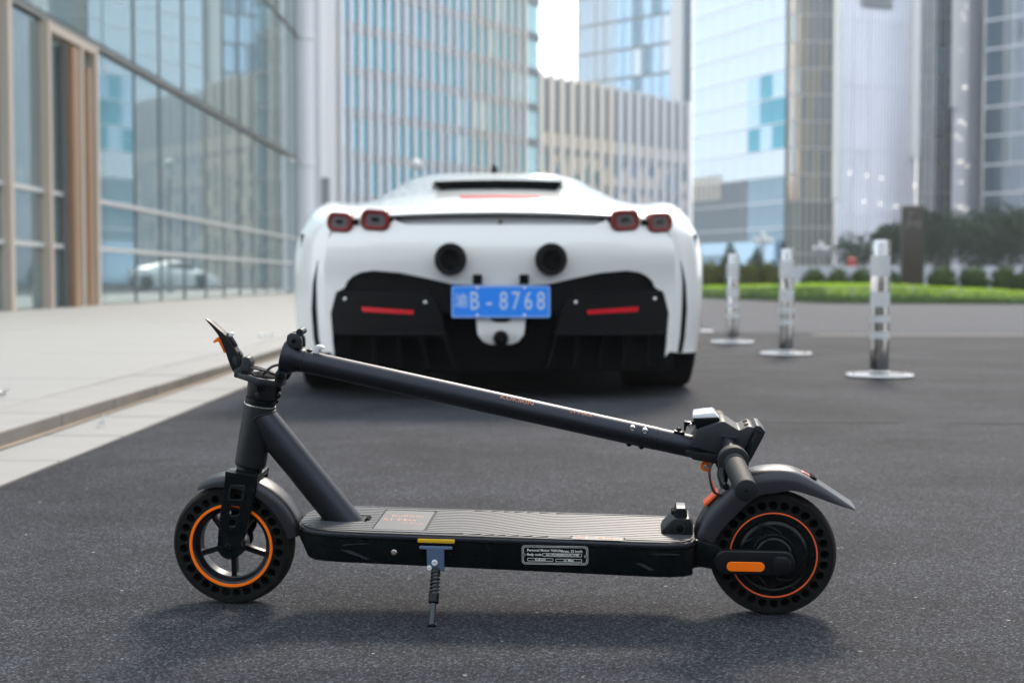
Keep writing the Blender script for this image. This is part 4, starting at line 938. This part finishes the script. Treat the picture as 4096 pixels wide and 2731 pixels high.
stem = st('stem', [s0 + sd_ * .0045, s0 + sd_ * .585], .0184, 'satin_paint', 48)
st('stem_extension', [s0 + sd_ * .5855, s0 + sd_ * .665], .0180, 'satin_paint', 48)
sp('stem_hook', [(.1480, .4150), (.1495, .4262), (.1530, .4290), (.1605, .4290), (.1655, .4260), (.1660, .4225), (.1600, .4235), (.1570, .4210), (.1555, .4140)], -.0060, .0060, 'white_plastic', .0010)
g = G(); g.ball((.1405, 0, .4195), .0055, 14, 8, (1, 1, .5)); g.obj('stem_plug', 'gloss_black', S, 60)
for u, z in ((.6612, .3001), (.6807, .2959)): bolt((u, z), .0052, -.0155, 'steel', name='stem_bolt')
for u, z in ((.6560, .2738), (.6755, .2696)): g = G(); g.ball((u, -.004, z), .0052, 10, 8); g.obj('stem_bolt', 'gloss_black', S, 60)
def on_stem(t, deg):
    q = s0 + sd_ * t; rad = (sn * math.sin(R(deg)) + Vector((0, -1, 0)) * math.cos(R(deg))).normalized(); upv = sd_.cross(rad) * -1
    M = Matrix((sd_, rad.cross(sd_), rad)).transposed().to_4x4(); M.translation = q + rad * .0182; return M
text('stem_lettering', 'KUKIRIN', .0105, 'orange_pale', stem, on_stem(.356, 50), .0006, sx=1.35); text('stem_lettering', 'S1 MAX', .0085, 'orange_pale', stem, on_stem(.460, 56), .0005, sx=1.3)
# ---- down tube
d0, d1 = Vector((.0545, 0, .3130)), Vector((.2060, 0, .1228)); st('down_tube', [d0, d1], .0258, 'satin_paint', 48)
dd = (d1 - d0).normalized()
g = G(); q = []      # weld bead where the tubes meet
for k in range(41):
    a = 2 * math.pi * k / 40; r_ = .0262; side = Vector((0, 1, 0)) * math.cos(a) * r_; nn = Vector((-dd.z, 0, dd.x)) * -1
    base = d0 + nn * math.sin(a) * r_ + side
    # slide along the down tube until it leaves the head tube
    t = 0.0
    while t < .08:
        p = base + dd * t; w_ = p - a0; per = w_ - ax * w_.dot(ax)
        if per.length > .0258: break
        t += .0008
    q.append(base + dd * (t + .0006))
g.tube(q, [.0014 + .0004 * (k % 2) for k in range(41)], 8); g.obj('weld_bead', 'black_paint', S, 60)
# ---- deck
DM = Matrix.Translation((.2, 0, .1425)) @ Matrix.Rotation(.0185, 4, 'Y')
half_o = [(-.0775, .026), (-.0725, .046), (-.0600, .0625), (-.0420, .0755), (-.0200, .0825), (.010, .0855), (.05, .0865), (.49, .0865), (.522, .0850), (.544, .0780), (.557, .0650), (.5615, .050)]
dplan = [(x, -y) for x, y in half_o] + [(x, y) for x, y in reversed(half_o)]
def inset(p, k, f=0.0): return [(min(max(x, -.0775 + f), .5615 - f * .2), y * k) for x, y in p]
g = G(); g.prism(dplan, -.0100, -.0008, 'xy', .0030, 3); g.xform(DM); deck = g.obj('deck_rim', 'satin_paint', S, 35)
g = G(); lay = [(-.0101, .985, .0015), (-.018, .985, .0045), (-.034, .965, .014), (-.047, .94, .0225), (-.0505, .90, .0250)]
rings = [[g.bm.verts.new((x, y, z - (.005 if x > .3 else 0) * (abs(z) - .01) / .04)) for x, y in inset(dplan, k, f)] for z, k, f in lay]
for r0, r1 in zip(rings, rings[1:]):
    for j in range(len(r0)): g.bm.faces.new((r0[j], r0[(j + 1) % len(r0)], r1[(j + 1) % len(r0)], r1[j]))
g.bm.faces.new(rings[0]); g.bm.faces.new(rings[-1][::-1]); g.xform(DM); db = g.obj('deck_body', 'gloss_black', S, 25)
g = G(); g.prism([(x * .985 + .0035, y * .955) for x, y in dplan], -.0010, .0004, 'xy'); g.xform(DM); g.obj('deck_mat', 'mat_base', S)
def edge_y(x):     # half width available for the mat at x
    for (xa, ya), (xb, yb) in zip(half_o, half_o[1:]):
        if xa <= x <= xb: return (ya + (yb - ya) * (x - xa) / (xb - xa)) * .955 - .002
    return -1
g = G(); pitch, rw = .0108, .0082
def sw(x): t = min(1, max(0, (x - .165) / .20)); return .075 * t * t * (3 - 2 * t)
clear = [(.050, .134, -.064, .064), (.366, .450, -.083, -.060), (-.040, .030, -.0265, .0265), (.508, .562, -.034, .034)]
for k in range(-17, 18):
    run = []
    for i in range(180):
        x = -.074 + i * .00352; y = k * pitch + sw(x) - .0375
        ok = abs(y) + rw / 2 < edge_y(x) and not any(a < x < b and c_ < y < d for a, b, c_, d in clear)
        if ok: run.append((x, y))
        if (not ok or i == 179) and run:
            if len(run) > 2:
                vv = [[g.bm.verts.new((x_, y_ + o_, z_)) for o_, z_ in ((-rw / 2, .0004), (-rw / 2 + .0004, .0019), (rw / 2 - .0004, .0019), (rw / 2, .0004))] for x_, y_ in run]
                for p, q in zip(vv, vv[1:]):
                    for j in range(3): g.bm.faces.new((p[j], q[j], q[j + 1], p[j + 1]))
                g.bm.faces.new(vv[0]); g.bm.faces.new(vv[-1])
            run = []
for sc_, wd in ((.968, .0026),):
    loop = [(x * .985 + .0035, y * sc_) for x, y in dplan]; n_ = len(loop)
    vv = [[g.bm.verts.new((x, y - wd * (1 if y > 0 else -1), .0019)), g.bm.verts.new((x, y, .0019))] for x, y in loop]
    for i in range(n_): g.bm.faces.new((vv[i][0], vv[(i + 1) % n_][0], vv[(i + 1) % n_][1], vv[i][1]))
g.xform(DM); o = g.obj('mat_ridges', 'mat_ridge', S); o['kind'] = 'stuff'
g = G(); g.prism(rrect(.0515, -.063, .1325, .063, .004), .0004, .0016, 'xy'); g.xform(DM); stk = g.obj('deck_sticker', 'mat_ridge', S)
rnd = random.Random(4); TOP = lambda x, y, z: DM @ Matrix.Translation((x, y, z))
for i, (tx, x, y, sz) in enumerate((('KuKirin', .092, .026, .017), ('S1 Max', .084, .000, .019), ('25 km/h', .108, -.022, .011))):
    text('sticker_print', tx, sz, 'orange_pale', stk, TOP(x, y, .0017), .0001)
g = G(); g.prism(rrect(.3675, -.0815, .4485, -.0615, .008), .0004, .0016, 'xy'); g.xform(DM); mb = g.obj('model_badge', 'mat_ridge', S)
text('model_print', 'S1 Max', .0165, 'orange_pale', mb, TOP(.408, -.0715, .0018), .0001, sx=1.35, bold=.0003)
sp('deck_plug', [(.2270, .1425), (.2295, .1475), (.2350, .1460), (.2370, .1415)], -.012, .010, 'rubber_deep', .001)
# sculpted flashes on the deck sides
for pts in ([(.2030, .1130), (.2065, .1165), (.2120, .1160), (.2490, .1000), (.2440, .0990)], [(.6500, .1080), (.6540, .1120), (.6600, .1100), (.6960, .0905), (.6900, .0900)]):
    for s_ in (-1, 1):
        g = G(); v0 = [g.bm.verts.new((u, s_ * .0835, z)) for u, z in pts]; cz_ = sum(z for _, z in pts) / len(pts)
        v1 = [g.bm.verts.new((u, s_ * (.0850 - .0022 * (z > cz_)), z)) for u, z in pts]
        g.bm.faces.new(v1)
        for i in range(len(pts)): g.bm.faces.new((v0[i], v0[(i + 1) % len(pts)], v1[(i + 1) % len(pts)], v1[i]))
        g.obj('deck_side_flash', 'plastic_grey', db)
for pts in ([(.206, .1215), (.214, .1235), (.262, .1270), (.262, .1258), (.215, .1220), (.2085, .1195)], [(.668, .1140), (.676, .1175), (.735, .1160), (.735, .1145), (.678, .1155)]):
    sp('deck_side_line', pts, -.0852, -.083, 'plastic_grey', .0004, parent=db)
disc('charge_port', (.2885, .1115), .0046, -.0860, -.080, 'steel', db); disc('port_centre', (.2885, .1115), .0028, -.0866, -.0855, 'copper', db)
# ---- data plate on the deck side
YP = -.0858
vp = plate('data_plate', [rrect(.4905, .0970, .5935, .1268, .005)], YP, YP + .004, 'gloss_black', S, .0003)
plate('plate_line', [rrect(.4905, .0970, .5935, .1268, .0050), rrect(.4911, .0976, .5929, .1262, .0045)], YP - .0003, YP, 'white_print', vp)
plate('plate_line', [rrect(.4926, .0990, .5914, .1248, .0040), rrect(.4932, .0996, .5908, .1242, .0036)], YP - .0003, YP, 'white_print', vp)
for x0, z0, x1, z1 in ((.5225, .1098, .5840, .1148), (.4990, .1020, .5395, .1068), (.5430, .1015, .5840, .1063)):
    plate('plate_line', [rrect(x0, z0, x1, z1, .001), rrect(x0 + .0006, z0 + .0006, x1 - .0006, z1 - .0006, .0006)], YP - .0003, YP, 'white_print', vp)
for tx, x, z, sz, al in (('Personal Motor Vehicles', .4985, .1193, .0056, 'LEFT'), ('Vmax. 25 km/h', .5850, .1184, .0056, 'RIGHT'), ('Body code:', .4985, .1124, .0052, 'LEFT'), ('AC1FS1MXBGXUC1198', .5535, .1123, .0050, 'CENTER'), ('KuKirin', .5192, .1044, .0052, 'CENTER'), ('S1 Max', .5635, .1039, .0052, 'CENTER')):
    text('plate_text', tx, sz, 'white_print', vp, FACE(x, YP - .0002, z), .0001, al, bold=.00012)
for u, z in ((.4950, .1120), (.5893, .1105)): bolt((u, z), .0027, YP - .0002, 'steel', vp, 'rivet')
# ---- side reflector and kickstand
ry = sp('side_reflector', [(.3268, .1292), (.3268, .1352), (.3853, .1346), (.3853, .1284)], -.0895, -.083, 'yellow_reflector', .0008)
kb = sp('kickstand_bracket', [(.3300, .1245), (.3820, .1240), (.3820, .1200), (.3690, .1195), (.3685, .0880), (.3665, .0858), (.3440, .0858), (.3418, .0880), (.3418, .1195), (.3300, .1200)], -.0935, -.0885, 'kick_blue', .0008)
sp('bracket_flange', [(.3655, .0920), (.3690, .0920), (.3690, .0835), (.3655, .0835)], -.0925, -.0780, 'steel', .0008, parent=kb); sp('bracket_flange', [(.3418, .0920), (.3445, .0920), (.3445, .0860), (.3418, .0860)], -.0925, -.0780, 'kick_blue', .0008, parent=kb)
bolt((.3540, .0985), .0050, -.0940, 'white_plastic', kb, 'rivet'); bolt((.3456, .0900), .0042, -.0940, 'white_plastic', kb, 'rivet')
for u in (.3350, .3770): bolt((u, .1125), .0032, -.0845, 'gloss_black', kb, 'screw')
k0, k1 = Vector((.3555, -.0900, .0860)), Vector((.3548, -.1385, .0125)); kd = (k1 - k0).normalized()
st('kickstand_leg', [k0, k0 + kd * .046, k0 + kd * .0465, k1 - kd * .004, k1], [.0050, .0050, .0050, .0046, .0040], 'kick_dark', 16)
x_ = kd.cross(Vector((1, 0, 0))).normalized(); y_ = kd.cross(x_)
st('kickstand_spring', [k0 + kd * (.004 + .036 * i / 90) + (x_ * math.cos(i * .42) + y_ * math.sin(i * .42)) * .0068 for i in range(91)], .0015, 'cable', 6)
st('spring_cup', [k0 - kd * .002, k0 + kd * .005], .0074, 'gloss_black', 16)
st('spring_collar', [k0 + kd * .0395, k0 + kd * .0405, k0 + kd * .0525, k0 + kd * .054], [.0072, .0082, .0082, .0060], 'gloss_black', 18)
sp('kickstand_foot', [(.3475, .0098), (.3620, .0104), (.3625, .0130), (.3560, .0160), (.3500, .0140)], -.1450, -.1310, 'gloss_black', .0008)
# ---- lock receiver on the deck tail
lr = sp('lock_receiver', [(.7080, .1330), (.7085, .1400), (.7230, .1550), (.7275, .1590), (.7515, .1590), (.7570, .1510), (.7575, .1325)], -.0300, .0300, 'black_paint', .0020)
plate('receiver_clasp', [[(.7285, .1560), (.7290, .1690), (.7315, .1735), (.7450, .1735), (.7480, .1690), (.7485, .1560)]], -.0210, .0210, 'satin_paint', lr, .002)
disc('clasp_gap', (.7265, .1635), .0035, -.012, .012, 'rubber_deep', lr)
bolt((.7362, .1432), .0070, -.0305, 'gloss_black', lr, 'receiver_bolt'); g = G(); g.lathe([(.0066, -.0335), (.0082, -.0335), (.0082, -.0300), (.0066, -.0300)], (.7362, 0, .1432), (0, 1, 0), 24); g.obj('bolt_washer', 'plastic_grey', lr, 40)
# ---- rear arm and axle cover
sp('rear_yoke', [(.7520, .1285), (.7800, .1270), (.7860, .1180), (.7860, .0850), (.7640, .0840), (.7520, .0800)], -.0440, .0440, 'gloss_black', .003)
for s_ in (-1, 1):
    a_, b_ = sorted((s_ * .0370, s_ * .0470))
    sp('rear_arm', [(.7600, .1300), (.7920, .1225), (.8080, .1120), (.8950, .1120), (.9040, .1040), (.9040, .0900), (.8950, .0830), (.7900, .0820), (.7620, .0870)], a_, b_, 'gloss_black', .0020)
    cv = sp('axle_cover', rrect(.7905, .0790, .9130, .1165, .0170, 6), *sorted((s_ * .0475, s_ * .0600)), 'rim_black', .0045, 3)
    plate('side_reflector', [rrect(.8085, .0842, .8672, .0995, .0076, 8)], *sorted((s_ * .0598, s_ * .0622)), 'orange', cv, .0010)
    sp('cover_boss', [(.8790, .0860), (.8790, .1040), (.8860, .1095), (.9000, .1085), (.9085, .1000), (.9060, .0890), (.8980, .0830), (.8850, .0825)], *sorted((s_ * .0598, s_ * .0640)), 'rim_black', .0018, parent=cv)
st('rear_axle', [(rc[0], -.05, rc[1]), (rc[0], .05, rc[1])], .007, 'steel', 14)
# ---- fenders
def fender(name, path, drop, hw, m, thick=.0022):
    P = [Vector((p[0], 0, p[1])) for p in path]; out, inn = [], []; g = G()
    PP = smooth_pts(P, 5); DR = [v.x for v in smooth_pts([(d, 0) for d in drop], 5)]
    prof = [(-1.0, -1.0), (-.985, -.55), (-.90, -.20), (-.70, -.055), (-.35, -.008), (0, 0), (.35, -.008), (.70, -.055), (.90, -.20), (.985, -.55), (1.0, -1.0)]
    for i, p in enumerate(PP):
        t = (PP[min(i + 1, len(PP) - 1)] - PP[max(i - 1, 0)]).normalized(); nn = Vector((-t.z, 0, t.x))
        k = hw if isinstance(hw, float) else hw(i / (len(PP) - 1))
        out.append([g.bm.verts.new(p + Vector((0, a * k, 0)) + nn * (b * DR[i])) for a, b in prof])
        inn.append([g.bm.verts.new(p + Vector((0, a * (k - thick), 0)) + nn * (b * DR[i] - thick * (abs(b) < .5))) for a, b in prof])
    for rr in (out, inn):
        for a, b in zip(rr, rr[1:]):
            for j in range(len(prof) - 1): g.bm.faces.new((a[j], a[j + 1], b[j + 1], b[j]))
    for j in (0, len(prof) - 1):
        for a, b, c_, d in zip(out, out[1:], inn, inn[1:]): g.bm.faces.new((a[j], b[j], d[j], c_[j]))
    for k in (0, -1):
        for j in range(len(prof) - 1): g.bm.faces.new((out[k][j], out[k][j + 1], inn[k][j + 1], inn[k][j]))
    return g.obj(name, m, S, 45)
fp = [(fc[0] + r_ * math.cos(R(a)), fc[1] + r_ * math.sin(R(a))) for a, r_ in ((10, .1200), (25, .1195), (40, .1185), (55, .1180), (70, .1180), (85, .1180), (100, .1175), (112, .1150), (119, .1110))]
fender('front_fender', fp[::-1], [.006, .012, .017, .020, .022, .023, .024, .024, .022], .0300, 'fender_plastic')
rp = [(.7560, .1150), (.7620, .1420), (.7750, .1680), (.7955, .1925), (.8200, .2160), (.8480, .2330), (.8833, .2393), (.9165, .2359), (.9500, .2190), (.9850, .1960), (1.0090, .1795)]
rf = fender('rear_fender', rp, [.030, .034, .037, .038, .037, .036, .036, .030, .022, .012, .003], .0340, 'fender_plastic')
sp('tail_light', [(.9250, .2300), (.9290, .2325), (.9410, .2260), (.9400, .2220)], -.0090, .0090, 'red_reflector', .0010, parent=rf); sp('light_gasket', [(.9410, .2265), (.9490, .2235), (.9520, .2195), (.9420, .2220)], -.0130, .0130, 'rubber_deep', .0008, parent=rf)
g = G()
for k in range(7): t = k / 6; g.box((.7770 + .0175 * t, 0, .1795 + .0172 * t), (.0042, .030, .0022), Matrix.Rotation(R(-45), 3, 'Y'), .0007)
g.box((.7862, 0, .1872), (.0300, .032, .0045), Matrix.Rotation(R(-44.5), 3, 'Y'), .001); g.obj('brake_pedal', 'orange_red', S, 40)
hk = G(); hk.lathe([(.0040, -.0035), (.0080, -.0035), (.0084, -.0025), (.0084, .0025), (.0080, .0035), (.0040, .0035)], (.7775, 0, .2377), (0, 1, 0), 28); hk = hk.obj('stem_hook_ring', 'orange', S, 40)
sp('hook_arm', [(.7790, .2310), (.7825, .2305), (.7945, .1960), (.7935, .1930), (.7905, .1950)], -.0028, .0028, 'orange', .0008, parent=hk); bolt((.7775, .2377), .0045, -.0030, 'steel', hk)
# ---- handlebar head
hb = sp('head_block', [(.7510, .2760), (.7640, .3025), (.8000, .3160), (.8045, .3160), (.8275, .3020), (.8410, .3085), (.8460, .3085), (.8520, .3045), (.8330, .2655), (.7900, .2650)], -.0340, .0340, 'plastic_grey', .0028)
sp('head_clamp', [(.7430, .2680), (.7900, .2640), (.8340, .2640), (.8270, .2500), (.8000, .2455), (.7560, .2530)], -.0280, .0280, 'black_paint', .0028)
sp('display', [(.8545, .3090), (.8585, .3085), (.8672, .2995), (.8665, .2945), (.8445, .2505), (.8395, .2530), (.8350, .2640)], -.0320, .0320, 'screen', .0020)
plate('display_cap', [[(.8490, .3060), (.8545, .3100), (.8600, .3090), (.8680, .3000), (.8665, .2965), (.8560, .2995), (.8500, .3030)]], -.0335, .0335, 'plastic_grey', hb, .001)
for y in (-.020, .012): sp('top_slot', [(.8360, .3075), (.8425, .3098), (.8430, .3085), (.8370, .3060)], y, y + .008, 'rubber_deep', .0002, parent=hb)
hl = sp('headlight', [(.7560, .3180), (.7975, .3200), (.7985, .3100), (.7800, .3030), (.7620, .3000), (.7590, .3060)], -.0220, .0220, 'gloss_black', .0020)
sp('headlight_lens', [(.7555, .3180), (.7560, .3235), (.7590, .3255), (.7880, .3290), (.7915, .3270), (.7970, .3200)], -.0235, .0235, 'lens', .0020, parent=hl)
sp('lamp_bracket', [(.7425, .3105), (.7590, .3095), (.7590, .3050), (.7470, .3035), (.7450, .2950), (.7425, .2950)], -.0080, .0080, 'gloss_black', .0008, parent=hl); bolt((.7535, .3045), .0042, -.0085, 'steel', hl)
sp('bracket_pad', [(.7270, .2960), (.7430, .2930), (.7440, .2900), (.7285, .2925)], -.0080, .0080, 'gloss_black', .0008, parent=hl); g = G(); g.ball((.7345, 0, .2965), .0042, 10, 8, (1, 1, .8)); g.obj('pad_screw', 'gloss_black', hl, 60)
sp('bar_socket', [(.7960, .2955), (.8240, .2925), (.8250, .2890), (.7960, .2920)], -.0375, -.033, 'plastic_grey', .0008, parent=hb)
bp = [Vector((.8090, -.028, .2830)), Vector((.8150, -.100, .2655)), Vector((.8257, -.215, .2483))]; e1 = (bp[2] - bp[1]).normalized()
bq = [Vector((.8080, .028, .2810)), Vector((.8070, .100, .2790)), Vector((.8060, .200, .2770))]; e2 = (bq[2] - bq[1]).normalized()
for P_, e_ in ((bp, e1), (bq, e2)):
    st('handlebar', P_[:2], .0108, 'satin_paint', 24)
    st('grip_flange', [P_[1] - e_ * .020, P_[1] - e_ * .016, P_[1] - e_ * .004, P_[1], P_[1] + e_ * .003], [.0205, .0225, .0240, .0235, .018], 'grip_rubber', 32)
    L_ = (P_[2] - P_[1]).length
    pts, rad = [], []
    for k in range(60):
        pts.append(P_[1] + e_ * (L_ * k / 59)); rad.append(.0160 + (.0005 if k % 2 else 0) - (.0012 if k in (8, 9) else 0))
    pts += [P_[2] + e_ * .001, P_[2] + e_ * .0025]; rad += [.0168, .0150]
    gp = st('grip', pts, rad, 'grip_rubber', 36)
    g = G(); g.tube([P_[2] + e_ * .0024, P_[2] + e_ * .0030], .0026, 12); g.obj('cap_hole', 'rubber_deep', gp)
st('throttle', [(.8020, -.092, .2600), (.7985, -.100, .2450), (.8000, -.118, .2330), (.8030, -.128, .2330)], [.010, .009, .0065, .005], 'gloss_black', 14)
st('throttle_housing', [(.8050, -.070, .2700), (.8040, -.088, .2600)], [.013, .0155], 'gloss_black', 18)
st('brake_cable', [Vector(p) for p in smooth_pts([(.790, -.02, .252), (.782, -.03, .235), (.788, -.03, .205), (.800, -.02, .196)], 4)], .002, 'cable', 8)
# ================================================================== thin city haze
g = G(); g.span((-140, -115, -1), (140, 215, 63)); hz = g.obj('haze', None); tag(hz, 'thin pale city haze filling the air between the towers', kind='stuff')
hm = bpy.data.materials.new('haze_air'); hm.use_nodes = True; hn = hm.node_tree.nodes
for nd in [n_ for n_ in hn if n_.type == 'BSDF_PRINCIPLED']: hn.remove(nd)
pv_ = hn.new('ShaderNodeVolumePrincipled'); pv_.inputs['Color'].default_value = (.90, .95, 1, 1); pv_.inputs['Density'].default_value = .0007; pv_.inputs['Anisotropy'].default_value = .2
hm.node_tree.links.new(pv_.outputs[0], hn['Material Output'].inputs['Volume']); hz.data.materials.append(hm)
